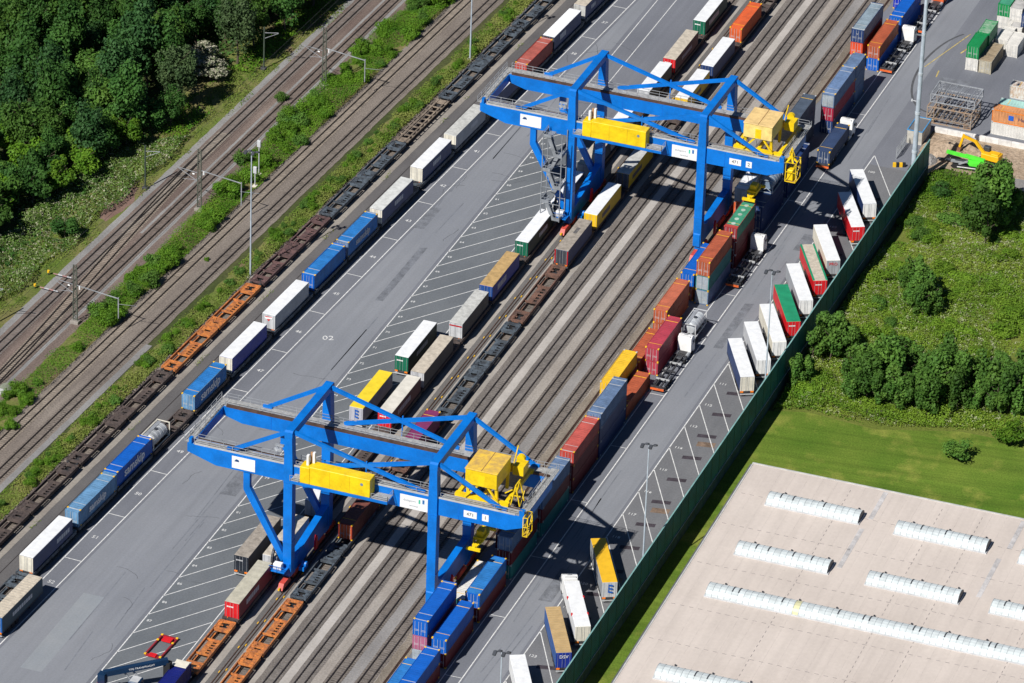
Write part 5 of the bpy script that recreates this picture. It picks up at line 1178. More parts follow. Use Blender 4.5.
cat_paint = mat("catenary_olive", (0.11, 0.12, 0.095), 0.6, 0.1, var=0.2)
def catenary(label, xs, ys, h=12.0, arm=5.2, a=AS):
    p = sk(xs, ys, 0, a); t = thing('catenary_mast', label, 'catenary mast', (p.x, p.y, 0), -a)
    for s in (-1, 1): part('chord', MB().bar((s * 0.42, 0, 0), (s * 0.30, 0, h), 0.14, 0.18), cat_paint, t)
    l = MB(); n = 14
    for i in range(n):
        z0 = h * i / n; z1 = h * (i + 1) / n; s = 1 if i % 2 else -1
        l.bar((s * 0.38, 0, z0), (-s * 0.38, 0, z1), 0.09, 0.09); l.bar((-0.38, 0, z1), (0.38, 0, z1), 0.09, 0.09)
    part('lacing', l, cat_paint, t)
    part('arm', MB().bar((0.3, 0, h * 0.66), (arm + 3.2, 0.1, h * 0.60), 0.10, 0.15), steel, t)
    part('drop_post', MB().bar((arm + 3.2, 0.1, h * 0.62), (arm + 3.2, 0.1, 3.0), 0.16, 0.16), steel, t)
    part('registration_arm', MB().bar((arm + 3.0, 0.1, 5.8), (arm + 6.8, 0.1, 6.3), 0.05, 0.05).bar((-0.3, 0, 7.6), (-4.3, 0, 7.9), 0.08, 0.08).bar((-0.3, 0, 5.9), (-4.3, 0, 7.8), 0.08, 0.08).bar((-0.3, 0, 6.2), (-3.2, 0, 5.8), 0.06, 0.06), steel, t)
    part('footing', MB().cbox(-0.8, 0.8, -0.6, 0.6, 0, 0.6, 0.06), concrete_l, t)
    part('insulator', MB().tube((0.9, 0, h * 0.6), (0.9, 0, h * 0.66), 0.14, n=8).tube((-1.0, 0, 7.2), (-1.4, 0, 7.25), 0.13, n=8), white, t)
    return t
catenary('lattice catenary mast between the tracks at the left, lowest of three', -74.3, -20.8, 11.5)
catenary('lattice catenary mast by the green embankment, middle of three', -73.7, 26.5, 12.5)
catenary('lattice catenary mast near the top left corner of the tracks, uppermost of three', -74.9, 82.0, 12.5)
def small_mast(label, xs, ys, h=9.0, a=AS):
    p = sk(xs, ys, 0, a); t = thing('catenary_mast', label, 'catenary mast', (p.x, p.y, 0), -a)
    part('pole', MB().bar((0, 0, 0), (0, 0, h), 0.24, 0.24), mat("mast_dark_green", (0.05, 0.07, 0.05), 0.7), t)
    part('bracket', MB().bar((0, 0, h - 1.2), (3.0, 0, h - 0.6), 0.09, 0.09).bar((0, 0, h - 2.4), (3.0, 0, h - 0.7), 0.08, 0.08), steel, t)
    part('footing', MB().cbox(-0.5, 0.5, -0.5, 0.5, 0, 0.5, 0.05), darksteel, t)
small_mast('dark slim catenary mast at the forest side, left edge of view', -87.0, -29.0)
small_mast('dark slim catenary mast at the forest side beside the red-brown bare patch', -86.2, 29.5)
small_mast('dark slim catenary mast at the forest side near the top', -88.3, 83.5)
# contact wires
for nm, x, a in (('catenary_wire', -77.2, AF), ('catenary_wire', -82.35, AF)):
    mb = MB(); 
    for z in (5.6, 7.0):
        mb.bar(sk(x, -190, z, a), sk(x, 300, z, a), 0.035, 0.035)
    o = part(nm, mb, darksteel, None); tag(o, 'thin overhead wires above the main line track nearest to the ' + ('masts' if x > -80 else 'forest'), 'overhead wire')
# trackside bits
def signal(lab, xs, ys, h=4.5):
    p = sk(xs, ys); t = thing('track_signal', lab, 'signal', (p.x, p.y, 0), -AS)
    part('post', MB().tube((0, 0, 0), (0, 0, h), 0.10, n=8), lightgrey, t); part('head', MB().cbox(-0.35, 0.35, -0.2, 0.2, h - 0.2, h + 1.1, 0.06), lightgrey, t); part('base', MB().box(-0.4, 0.4, -0.4, 0.4, 0, 0.25), cream, t)
signal('pale signal post in the bushes next to the slim light mast', -60.0 - 10.2, 44.0, 6.0)
signal('small pale signal with a square base between the tracks, upper middle', -68.8, 39.5, 3.0)
signal('white post among the weeds at the far left', -74.8, -56.5, 3.2)
p = sk(-73.2, -48.0); t = thing('relay_box', 'small grey relay box with a pitched lid among the weeds at the left', 'relay box', (p.x, p.y, 0), -AS)
part('box', MB().box(-1.1, 1.1, -0.7, 0.7, 0, 1.3), lightgrey, t); part('lid', MB().prism([(-1.25, 1.3), (1.25, 1.3), (0, 1.9)], 'y', -0.8, 0.8), mat("lid_moss", (0.22, 0.24, 0.18), 0.8), t)
for (xs, ys, lab) in ((-86.6, -7.5, 'red and white distance board with a yellow lamp beside the main line, upper one'), (-86.4, -13.0, 'red and white distance board with a yellow lamp beside the main line, lower one')):
    p = sk(xs, ys); t = thing('barrier_arm', lab, 'track marker', (p.x, p.y, 0), -AS)
    part('post', MB().tube((0, 0, 0), (0, 0, 0.5), 0.08, n=8), darksteel, t); part('lamp', MB().tube((0, 0, 0.5), (0, 0, 0.95), 0.22, n=10), cast, t)
    for i in range(4): part('arm_piece', MB().box(1.0 + i * 0.9, 1.88 + i * 0.9, -0.08, 0.08, 0.5, 0.65), mat("faded_red", (0.42, 0.24, 0.22), 0.6) if i % 2 == 0 else lightgrey, t)
for (u, v) in ((-86.2, 29.6), (-87.0, 90.0)): pass

# ================================================================ WAREHOUSE
wh = thing('warehouse', 'large warehouse with a flat beige roof and rows of barrel skylights', 'warehouse', (52.6, -28.0, 0), 0.015)
ZR = 8.0
roof_m = gmat("warehouse_roof", (0.50, 0.440, 0.392), (0.57, 0.505, 0.452), 0.05, 1.8, 0.04, 0.06, 0.0, rough=0.8)
part('wall', MB().box(0.15, 90, -130, -0.15, 0, ZR - 0.25), mat("cladding_grey", (0.35, 0.35, 0.35), 0.6, var=0.1), wh)
roof = part('roof', MB().box(0, 90.2, -130.2, 0, ZR - 0.25, ZR), roof_m, wh)
part('parapet', MB().box(-0.12, 90.3, -0.02, 0.28, ZR - 0.5, ZR + 0.10).box(-0.12, 0.10, -130, -0.02, ZR - 0.5, ZR + 0.07), mat("parapet_pale", (0.50, 0.50, 0.48), 0.5, var=0.1), wh)
part('gutter', MB().box(-0.42, -0.125, -130, -0.1, ZR - 0.55, ZR - 0.1), mat("gutter_dark", (0.12, 0.12, 0.14), 0.5), wh)
seam_m = mat("roof_seam_grey", (0.36, 0.33, 0.315), 0.85, var=0.15, scale=0.6)
me = MB().box(-0.035, 0.035, -0.35, 0.35, 0, 0.025).mesh('seam_clip')
sm = MB()
for y in (-9.8, -20.0, -33.0, -46.5, -57.5): 
    x = 1.0
    while x < 75: sm.box(x, x + 0.7, y - 0.05, y + 0.05, ZR + 0.002, ZR + 0.03); x += 1.5
for x in (17.4, 39.8, 33.0, 55.0):
    y = -2.0
    while y > -75: sm.box(x - 0.05, x + 0.05, y - 0.7, y, ZR + 0.002, ZR + 0.03); y -= 1.5
o = part('roof_seam', sm, mat("seam_dark", (0.30, 0.27, 0.26), 0.85), wh); o['kind'] = 'stuff'
lp = MB()
for i in range(37): lp.box(0.3 + i * 2.4, 0.33 + i * 2.4, -120, -0.4, ZR + 0.001, ZR + 0.012)
o = part('roof_lap', lp, mat("lap_beige", (0.525, 0.475, 0.435), 0.85), wh); o['kind'] = 'stuff'
for (x, y0, y1) in ((22.6, -9.6, -0.4), (22.2, -26, -13.0), (46.0, -9.8, -0.5), (45.3, -26, -13.4), (0, 0, 0)):
    if y1 < 0: part('roof_patch', MB().box(x, x + 0.8, y0, y1, ZR + 0.002, ZR + 0.03), mat("patch_pale", (0.52, 0.50, 0.49), 0.7, var=0.15, fine=0.1), wh)
dome = mat("skylight_milky", (0.58, 0.63, 0.63), 0.3, var=0.10, scale=0.5, spec=0.5)
domey = mat("skylight_yellowed", (0.62, 0.60, 0.36), 0.4, var=0.06)
def vault(x0, x1, y, wd=3.6, hh=1.15, open_=(), yellow=()):
    k = part('skylight', MB().box(x0 - 0.2, x1 + 0.2, y - wd / 2 - 0.15, y + wd / 2 + 0.15, ZR, ZR + 0.22), lightgrey, wh)
    n = max(1, int(round((x1 - x0) / 1.02))); st = (x1 - x0) / n; arc = []
    for j in range(9):
        a = math.pi * j / 8; arc.append((-math.cos(a) * wd / 2, ZR + 0.2 + math.sin(a) * hh))
    key = round(st, 3)
    mm = MB().prism([(u, v) for u, v in arc], 'x', 0.04, st - 0.04).mesh('pane')
    rb = MB().prism([(u * 1.02, v + 0.03) for u, v in arc], 'x', -0.05, 0.05).mesh('rib')
    vg = MB().prism([(u * 1.03, v + 0.05) for u, v in arc[3:8]] + [(u * 0.9, v - 0.1) for u, v in arc[7:2:-1]], 'x', -0.10, 0.10).mesh('vent_gap')
    for i in range(n):
        link('pane', mm, domey if i in yellow else dome, k, loc=(x0 + i * st, y, 0))
        link('rib', rb, mat("rib_grey", (0.34, 0.38, 0.40), 0.5), k, loc=(x0 + i * st, y, 0), scale=(0.7, 1, 1))
        if i in open_: link('vent_gap', vg, dark, k, loc=(x0 + i * st, y, 0))
    link('rib', rb, dark, k, loc=(x1, y, 0))
    for i in range(0, n, 6): part('smoke_vent', MB().tube((x0 + i * st + 2.0, y + wd / 2 + 1.0, ZR), (x0 + i * st + 2.0, y + wd / 2 + 1.0, ZR + 0.3), 0.16, n=8), dark, wh)
RY = -28.0
vault(5.9, 21.6, -10.2, open_=(2, 4, 9)); vault(27.9, 43.2, -10.9, open_=(4, 8, 12)); vault(5.9, 21.4, -26.9, open_=(3, 5, 9, 12)); vault(28.0, 43.2, -27.6, open_=(2, 7, 12))
vault(48.9, 64.2, -11.8, open_=(3, 7)); vault(48.6, 63.8, -28.2, open_=(2, 5, 8))
vault(5.4, 72.0, -40.8, open_=(4, 5, 12, 21, 25, 26, 33, 34, 38, 40, 45, 46), yellow=(14,)); vault(5.4, 72.0, -66.6, open_=(6, 8, 15, 20))

# ================================================================ FAR YARD AND BUILDING SITE
kiosk = thing('concrete_shed', 'small pale concrete box with a blue rim at the end of the barrier', 'shed', (38.0, 109.3, 0)); kiosk.scale = (1, 1, 0.9)
part('wall', MB().box(0, 0.15, 0, 6.0, 0, 3.0).box(2.75, 2.9, 0, 6.0, 0, 3.0).box(0.15, 1.7, 0, 0.15, 0, 3.0).box(2.2, 2.75, 0, 0.15, 0, 3.0).box(0.15, 2.75, 5.85, 6.0, 0, 3.0), mat("shed_wall", (0.45, 0.43, 0.38), 0.8, var=0.15), kiosk)
part('roof', MB().box(0.05, 2.85, 0.05, 5.95, 2.75, 2.9), asphalt_brown, kiosk)
part('rim', MB().box(-0.08, 0.1, -0.08, 6.08, 3.005, 3.12).box(2.8, 2.98, -0.08, 6.08, 3.005, 3.12).box(0.1, 2.8, -0.08, 0.1, 3.005, 3.12).box(0.1, 2.8, 5.9, 6.08, 3.005, 3.12), mat("rim_blue", (0.06, 0.28, 0.55), 0.5), kiosk)
part('door', MB().box(1.72, 2.18, 0.05, 0.12, 0, 2.3), dark, kiosk)
gate = thing('mesh_gate', 'grey mesh gate leaning between the shed and the mast', 'gate', (38.2, 102.0, 0))
gb = MB()
for y in (0, 3, 6): gb.bar((0, y, 0), (0, y, 2.4), 0.1, 0.1)
for i in range(18): gb.bar((0, i * 0.34, 0.1), (0, i * 0.34, 2.4), 0.04, 0.04)
for z in (0.15, 1.2, 2.35): gb.bar((0, 0, z), (0, 6, z), 0.08, 0.08)
part('mesh', gb, steel, gate)
wb = thing('white_wall', 'low white site wall running behind the excavator', 'wall', (41.6, 115.6, 0))
for i in range(16): part('panel', MB().cbox(i * 2.5, i * 2.5 + 2.48, 0, 0.5, 0, 1.05, 0.03), mat("site_wall_white", (0.68, 0.67, 0.64), 0.6, var=0.12), wb)
# stacked steel frames
fr_ = thing('steel_frame_rack', 'open steel frame tower of grey upper and rusty lower frames beside the shed', 'steel frame', (39.0, 119.0, 0), 0.0)
def lattice(z0, z1, m, nm, x0=0, x1=8.6, y0=0, y1=6.5, deck=True):
    mb = MB()
    for x in (x0, x1):
        for y in (y0, y1): mb.bar((x, y, z0), (x, y, z1), 0.2, 0.2)
    for z in (z0 + 0.1, z1):
        mb.bar((x0, y0, z), (x1, y0, z), 0.18, 0.18); mb.bar((x0, y1, z), (x1, y1, z), 0.18, 0.18); mb.bar((x0, y0, z), (x0, y1, z), 0.18, 0.18); mb.bar((x1, y0, z), (x1, y1, z), 0.18, 0.18)
        for i in range(1, 7): mb.bar((x0 + i * 1.23, y0, z), (x0 + i * 1.23, y1, z), 0.1, 0.12)
    for i in range(0, 7, 2): mb.bar((x0 + i * 1.23, y0, z1), (x0 + (i + 1) * 1.23, y1, z1), 0.09, 0.09)
    for (xa, xb) in ((x0, x0 + 1.3), (x1 - 1.3, x1)):
        mb.bar((xb if xa == x0 else xa, y0, z0), (xb if xa == x0 else xa, y0, z1), 0.13, 0.13)
        n = 3
        for k in range(n): 
            a = z0 + (z1 - z0) * k / n; b = z0 + (z1 - z0) * (k + 1) / n
            mb.bar((xa, y0, a), (xb, y0, b), 0.08, 0.08); mb.bar((xa, y1, a), (xb, y1, b), 0.08, 0.08)
    part(nm, mb, m, fr_)
rusty = mat("rusty_steel", (0.34, 0.21, 0.12), 0.8, var=0.3, scale=1.2, rgb2=(0.30, 0.29, 0.26))
lattice(0.0, 1.0, rusty, 'lower_frame'); lattice(1.0, 3.4, rusty, 'middle_frame'); lattice(3.5, 5.2, steel, 'upper_frame', y0=1.8, y1=7.6)

# yard containers
def yc(l, x, y, z, m, top=None, L=6.06, rz=0, cm=None, **k): return container(l, x, y, z, L, m, 2.6, top=top, castm=cm or m, rz=rz, **k)
yc('white short container on the ground under the bright green one, far yard', 40.6, 143.6, 0.02, whitec)
yc('bright green short container on a white one, nearest in the far yard', 40.6, 143.6, 2.64, greenc)
yc('white short container on the ground under the grey-green one, far yard', 40.8, 150.1, 0.02, whitec)
yc('short container with a grey-green patched roof behind the bright green one', 40.8, 150.1, 2.64, greenc, top=mat("roof_patchy_green", (0.30, 0.40, 0.30), 0.7, var=0.2, scale=1.0, rgb2=(0.03, 0.25, 0.09)))
t = yc('tan container with a ribbed brown roof on the ground beside the green ones', 43.3, 143.5, 0.02, tancon, top=mat("roof_brown_ribbed", (0.34, 0.27, 0.18), 0.8, var=0.2, wave=1.8, fine=0.1), L=8.6)
for i in range(6): part('roof_crossbar', MB().box(-1.15, 1.15, 0.8 + i * 1.35, 1.15 + i * 1.35, 2.55, 2.63), MATS["roof_brown_ribbed"], t)
yc('white short container right of the tan one, facing the yard', 46.0, 152.5, 0.02, whitec)
yc('white short container left of its pale twin, behind the tan one', 43.5, 154.0, 0.02, whitec)
yc('pale container in the white cluster, second row', 44.6, 160.4, 0.02, whitec, top=mat("roof_pale_grey", (0.45, 0.44, 0.42), 0.7, var=0.15, wave=1.8))
yc('pale container at the right end of the white cluster', 48.6, 157.5, 0.02, whitec)
yc('white container under the green one at the top right', 41.0, 164.0, 0.02, whitec)
yc('green container on a white one at the top right', 41.0, 164.0, 2.64, greenc, top=mat("roof_teal_green", (0.06, 0.30, 0.18), 0.6, var=0.15, wave=1.8))
yc('white container under the cream one at the top right', 43.7, 163.0, 0.02, whitec)
yc('cream container with a grey roof beside the green one at the top right', 43.7, 163.0, 2.64, whitec, top=MATS["roof_pale_grey"])
yc('dark blue container right of the cream one, top right corner', 46.6, 161.0, 0.02 + 2.62, navy)
yc('white container below the dark blue one, top right corner', 46.6, 164.0, 0.02, whitec)
HZ = -math.pi / 2   # long side towards the camera
def wide(l, x, y, z, m, L=12.19, top=None, **k):
    return container(l, x, y + 1.2, z, L, m, 2.6, top=top, castm=castgrey, rz=HZ, **k)
wide('white container on the ground under the orange one, right edge', 51.5, 119.3, 0.02, whitec)
t = wide('bright orange container with blue logo and lettering, right edge', 51.5, 119.3, 2.64, orange2, top=mat("roof_dusty_orange", (0.62, 0.28, 0.12), 0.7, var=0.15, wave=1.8))
text('Hapag-Lloyd', 1.0, navy, t, ((0, 1, 0), (0, 0, 1), (1, 0, 0)), (1.24, 7.6, 1.4))
part('logo_block', MB().box(1.2, 1.245, 3.2, 4.2, 0.9, 1.9), mat("logo_blue", (0.02, 0.12, 0.55), 0.5), t)
wide('container on the ground under the turquoise one, right edge', 51.8, 122.2, 0.02, greycon)
wide('pale turquoise-roofed container behind the orange one', 51.8, 122.2, 2.64, turq)
wide('lowest grey container of the back stack at the right edge', 53.0, 125.2, 0.02, greycon)
wide('middle grey container of the back stack at the right edge', 53.0, 125.2, 2.64, greycon)
wide('white container with rust marks, topmost at the right edge', 53.0, 125.2, 5.26, whitec, top=mat("roof_rusty_white", (0.62, 0.60, 0.56), 0.7, var=0.1, scale=1.3, rgb2=(0.42, 0.27, 0.17)))

# excavator
ex = thing('excavator', 'yellow wheeled excavator with its arm raised over the heap of soil', 'excavator', (54.6, 107.6, 0), rad(-8)); ex.scale = (0.85, 0.85, 0.85)
exy = mat("excavator_yellow", (0.82, 0.44, 0.01), 0.45, var=0.08)
part('upper_body', MB().cbox(-1.6, 2.6, -1.3, 1.3, 1.25, 2.55, 0.12), exy, ex)
part('engine_cover', MB().cbox(0.6, 2.3, -0.9, 0.9, 2.55, 2.8, 0.08), exy, ex)
part('cab', MB().cbox(-1.7, -0.2, 0.1, 1.25, 2.5, 3.6, 0.1), dark, ex)
part('undercarriage', MB().box(-1.7, 1.7, -0.6, 0.6, 0.7, 1.2).box(-2.6, -1.7, -1.2, 1.2, 0.45, 0.65), dark, ex)
for x in (-1.4, 1.4):
    for s in (-1, 1): link('wheel', WHEEL, black, ex, loc=(x, s * 1.0, 0.5), rot=(0, 0, math.pi / 2))
part('boom', MB().bar((-1.2, -0.3, 2.2), (-3.6, -0.2, 4.6), 0.5, 0.65).bar((-3.4, -0.2, 4.5), (-6.6, 0.0, 4.9), 0.45, 0.6), exy, ex)
part('stick', MB().bar((-6.4, 0.0, 5.3), (-7.3, 0.1, 1.9), 0.38, 0.5), exy, ex)
part('bucket', MB().prism([(-8.0, 1.0), (-7.0, 0.7), (-6.8, 1.8), (-7.5, 2.1)], 'y', -0.5, 0.6), mat("bucket_brown", (0.25, 0.13, 0.08), 0.7), ex)
part('cylinder', MB().tube((-3.4, -0.2, 5.0), (-6.2, -0.05, 5.5), 0.13, n=8).tube((-0.9, -0.2, 1.8), (-3.2, -0.2, 3.6), 0.13, n=8), steel, ex)
gm = thing('mobile_conveyor', 'bright green tracked conveyor with a long sloping boom in front of the excavator', 'conveyor', (49.0, 104.2, 0), rad(3)); gm.scale = (0.85, 0.85, 0.85)
gr = mat("conveyor_green", (0.10, 0.75, 0.05), 0.45, var=0.08)
part('boom', MB().bar((-2.2, 0.6, 2.7), (6.2, 0.6, 1.9), 0.7, 0.6), gr, gm)
part('boom_top', MB().bar((2.0, 0.6, 2.5), (6.4, 0.6, 2.0), 0.85, 0.5), gr, gm)
part('hopper', MB().prism([(3.4, 0.8), (6.0, 0.8), (6.6, 1.7), (2.8, 1.7)], 'y', -1.0, 0.6), gr, gm)
part('track', MB().prism([(-0.2, 0), (5.2, 0), (5.7, 0.45), (5.2, 0.9), (-0.2, 0.9), (-0.7, 0.45)], 'y', -1.5, -1.0).prism([(-0.2, 0), (5.2, 0), (5.7, 0.45), (5.2, 0.9), (-0.2, 0.9), (-0.7, 0.45)], 'y', 1.0, 1.5), black, gm)
part('belt', MB().bar((-4.2, 0.6, 0.7), (3.0, 0.6, 1.2), 0.8, 0.14), dark, gm)
part('frame', MB().bar((-1.0, 0.2, 0.9), (5.0, 0.2, 0.9), 0.9, 0.3).bar((1.0, -1.0, 0.9), (3.0, -1.0, 2.0), 0.3, 0.3), steel, gm)
part('beam', MB().bar((0.8, -1.7, 0.6), (6.0, -1.4, 0.7), 0.15, 0.15), white, gm)
def heap(name, label, cx, cy, rx, ry, h, seed, m):
    r = random.Random(seed); n = 22; vs = []; fs = []
    ph = [(r.uniform(0.6, 2.2), r.uniform(0, 6.28), r.uniform(0.6, 2.2), r.uniform(0, 6.28)) for _ in range(6)]
    for i in range(n + 1):
        for j in range(n + 1):
            u = i / n * 2 - 1; v = j / n * 2 - 1; d = max(0, 1 - (u * u + v * v))
            b = sum(math.sin(a * u * 3 + p_) * math.sin(c * v * 3 + q_) for a, p_, c, q_ in ph) / 6
            vs.append((cx + u * rx, cy + v * ry, max(0.0, h * d * (1 + 0.9 * b) + (r.uniform(-.12, .12) if d > 0 else 0)) - 0.02))
    for i in range(n):
        for j in range(n):
            a = i * (n + 1) + j; fs.append((a, a + n + 1, a + n + 2, a + 1))
    me = bpy.data.meshes.new(name); me.from_pydata(vs, [], fs); o = link(name, me, m); return o
tag(heap('soil_heap', '', 45.6, 109.0, 4.6, 4.0, 1.9, 4, soil), 'pale brown heap of dug soil below the white site wall', 'soil heap')
tag(heap('soil_heap', '', 50.6, 110.5, 3.6, 3.0, 1.5, 9, soil), 'smaller brown soil heap under the excavator arm', 'soil heap')
tag(heap('rubble_heap', '', 43.6, 104.0, 2.0, 2.6, 0.9, 12, gravel_grey), 'grey rubble heap beside the end of the barrier', 'rubble heap')
t = thing('road_barrier', 'yellow and black barrier block at the foot of the thick mast', 'barrier', (38.6, 98.6, 0), 0.4)
for i in range(4): part('block', MB().box(i * 0.6, i * 0.6 + 0.58, 0, 0.5, 0, 0.8), cast if i % 2 == 0 else black, t)

# ================================================================ VEGETATION
def leaves(pts, nrm, size, rs, name, m, parent=None, jit=0.7):
    """one mesh of leaf-sized quads at pts, tilted about nrm"""
    n = len(pts); d = nrm + rs.normal(0, jit, (n, 3)); d /= np.linalg.norm(d, axis=1)[:, None] + 1e-9
    a = np.cross(d, rs.normal(0, 1, (n, 3))); a /= np.linalg.norm(a, axis=1)[:, None] + 1e-9; b = np.cross(d, a)
    s = size * rs.uniform(0.6, 1.3, (n, 1)); t2 = s * rs.uniform(0.5, 0.9, (n, 1))
    v = np.stack([pts - a * s, pts - b * t2, pts + a * s, pts + b * t2], 1).reshape(-1, 3) * 1.0
    me = bpy.data.meshes.new(name); me.vertices.add(4 * n); me.vertices.foreach_set('co', v.astype(np.float32).ravel())
    me.loops.add(4 * n); me.loops.foreach_set('vertex_index', np.arange(4 * n, dtype=np.int32))
    me.polygons.add(n); me.polygons.foreach_set('loop_start', np.arange(0, 4 * n, 4, dtype=np.int32)); me.polygons.foreach_set('loop_total', np.full(n, 4, dtype=np.int32))
    me.update(calc_edges=True)
    return me
def crown(seed, rx, rz, zc, nb, nl, size, lob=0.42, droop=0.0):
    rs = np.random.RandomState(seed); P = []; Nn = []
    c = rs.normal(0, 1, (nb, 3)); c /= np.linalg.norm(c, axis=1)[:, None]; c *= rs.uniform(0.35, 0.80, (nb, 1)); c[:, 2] = np.where(c[:, 2] < -0.55, -c[:, 2], c[:, 2])
    c *= np.array([rx, rx, rz]); c[:, 2] += zc
    for i in range(nb):
        r = rx * lob * rs.uniform(0.6, 1.15); k = int(nl / nb)
        d = rs.normal(0, 1, (k, 3)); d /= np.linalg.norm(d, axis=1)[:, None]; rr = r * rs.uniform(0.6, 1.08, (k, 1))
        q = c[i] + d * rr * np.array([1, 1, 0.85 + droop]); P.append(q); Nn.append(d + np.array([0, 0, 0.25]))
    P = np.concatenate(P); Nn = np.concatenate(Nn); keep = P[:, 2] > 0.15
    return leaves(P[keep], Nn[keep], size, rs, 'crown', None, jit=0.55)
bark = mat("bark", (0.09, 0.07, 0.05), 0.9, var=0.2, scale=1.5)
def trunk(seed, h, r, rx):
    rr = random.Random(seed); mb = MB(); p = Vector((0, 0, 0)); rad_ = r
    for i in range(4):
        q = Vector((rr.uniform(-.25, .25), rr.uniform(-.25, .25), h * (i + 1) / 4)); mb.tube(p, q, rad_, rad_ * 0.75, n=7, cap=False); rad_ *= 0.75
        if i >= 1:
            for k in range(3):
                a = rr.uniform(0, 6.28); mb.tube(q, q + Vector((math.cos(a) * rx * 0.6, math.sin(a) * rx * 0.6, h * 0.25)), rad_ * 0.5, 0.04, n=5, cap=False)
        p = q
    return mb.mesh('trunk')
g_forest = leafmat("leaves_forest", (0.030, 0.090, 0.018), (0.062, 0.150, 0.028), 0.30, 0.35)
g_light = leafmat("leaves_fresh", (0.070, 0.175, 0.014), (0.13, 0.245, 0.02), 0.20, 0.5)
g_birch = leafmat("leaves_birch", (0.050, 0.095, 0.035), (0.085, 0.135, 0.05), 0.15, 0.5)
g_forest2 = leafmat('leaves_forest_blue', (0.028, 0.085, 0.024), (0.055, 0.135, 0.04), 0.25, 0.35)
g_forest3 = leafmat('leaves_forest_warm', (0.045, 0.11, 0.018), (0.085, 0.175, 0.028), 0.25, 0.35)
g_meadow2b = leafmat('leaves_shrub_yellowish', (0.100, 0.210, 0.018), (0.18, 0.29, 0.028), 0.18, 0.4)
g_bloss = leafmat("leaves_blossom", (0.07, 0.12, 0.04), (0.12, 0.17, 0.06), 0.1, 0.5, tint=((0.46, 0.44, 0.34), 1.6, 0.45))
g_willow = leafmat("leaves_willow", (0.062, 0.155, 0.026), (0.120, 0.225, 0.036), 0.2, 0.4)
def tree_proto(name, label, seed, rx, rz, zc, nb, nl, size, m, th, tr, droop=0.0, lob=0.42, cat='tree'):
    t = thing(name, label, cat, (0, -900, 0))
    link('crown', crown(seed, rx, rz, zc, nb, nl, size, lob, droop), m, t); link('trunk', trunk(seed, th, tr, rx), bark, t); return t
FP = [tree_proto('forest_tree', 'forest', 20 + i, 3.3 + 0.4 * (i % 3), 5.4 + 0.5 * (i % 2), 8.0 + 0.8 * (i % 2), 26, 3700, 0.27, g_forest, 9, 0.3, lob=0.38, droop=0.5) for i in range(6)]
NP = [tree_proto('tree', 'narrow', 70 + i, 1.75, 3.4, 3.7, 16, 2300, 0.19, g_willow, 4, 0.12, lob=0.40, droop=0.7) for i in range(4)]
BP = [tree_proto('shrub', 'shrub', 40 + i, 1.7, 1.25, 1.15, 16, 2400, 0.125, g_light, 1.2, 0.08, cat='shrub', lob=0.5) for i in range(4)]
TPp = [tree_proto('tree', 'tree', 60 + i, 2.9, 3.2, 3.9, 20, 2600, 0.23, g_willow, 4.5, 0.16, lob=0.42) for i in range(3)]
BI = tree_proto('birch_tree', 'birch', 80, 3.8, 5.6, 7.4, 28, 5200, 0.22, g_birch, 9, 0.22, droop=0.5, lob=0.36)
CULL = lambda p: (lambda d: not (-25 < 512 + 5407.9 * d.dot(_r) / d.dot(_f) < 1049 and -90 < 341.5 - 5407.9 * d.dot(_u) / d.dot(_f) < 720))(Vector((p.x, p.y, 5)) - Vector((271.1141, -767.7939, 461.5577)))
rf = random.Random(3); nf = 0
FL = 'dense dark green deciduous tree, one of many crowns closing over the forest'
y = -36.0
while y < 200:
    x = -93.5 + rf.uniform(-1, 1)
    row = 0
    while x > -175:
        u, v = x + rf.uniform(-1.6, 1.6), y + rf.uniform(-1.8, 1.8)
        edge = -93.0 if v > 60 else -93.0 - max(0, (60 - v)) * 0.13
        p = sk(u, v)
        gap = (abs(u + 91.5) < 4.5 and 60 < v < 80) or (u > edge - 2.5 and v < 62) or (u > -103 and 70 < v < 90 and u < -89) or (u > -101 and 50 < v < 64) or (v < 24 and u > -113 + (24 - v) * 0.1)
        if not gap and not CULL(p):
            s = rf.uniform(0.72, 1.2)
            clone(FP[nf % 6], FL, (p.x, p.y, -0.2 - rf.uniform(0, 1.5)), rf.uniform(0, 6.28), 'trees of the forest', scale=(s, s, s * rf.uniform(0.8, 1.25)), paint={'crown': (g_forest, g_forest2, g_forest3)[nf % 3 if rf.random() < 0.6 else 0]}); nf += 1
        x -= rf.uniform(5.0, 6.8)
    y += rf.uniform(4.9, 5.9)
def place(src, label, xs, ys, s, m=None, group=None, frame=AS, sz=None, z=-0.1):
    p = sk(xs, ys, z, frame) if frame is not None else Vector((xs, ys, z))
    return clone(src, label, p, rf.uniform(0, 6.28), group, {'crown': m} if m else None, scale=(s, s, sz or s))
place(BI, 'grey-green birch with a drooping crown at the edge of the forest, lower of the two', -94.8, 59.5, 1.15)
place(BI, 'grey-green birch with a drooping crown near the top, right of the blossoming shrub', -93.6, 82.8, 1.2)
place(TPp[0], 'white-flowering shrub at the forest edge between the two birches, upper part', -99.5, 78.0, 1.3, g_bloss, sz=0.9)
place(TPp[1], 'white-flowering shrub at the forest edge, lower right part in front of the birch', -95.4, 74.5, 1.2, g_bloss, sz=0.75)
place(FP[2], 'dark round tree at the forest edge beside the shaded gap', -92.8, 53.0, 0.72)
place(TPp[2], 'bright yellow-green young tree at the left edge below the forest', -106.0, 21.5, 1.3, g_light)
place(TPp[0], 'dark green round shrub standing alone on the slope below the forest', -90.5, 6.0, 0.95, g_forest, sz=0.7)
place(TPp[1], 'bright green young tree on the slope, upper left of the dark round shrub', -99.0, 19.5, 1.1, g_light)
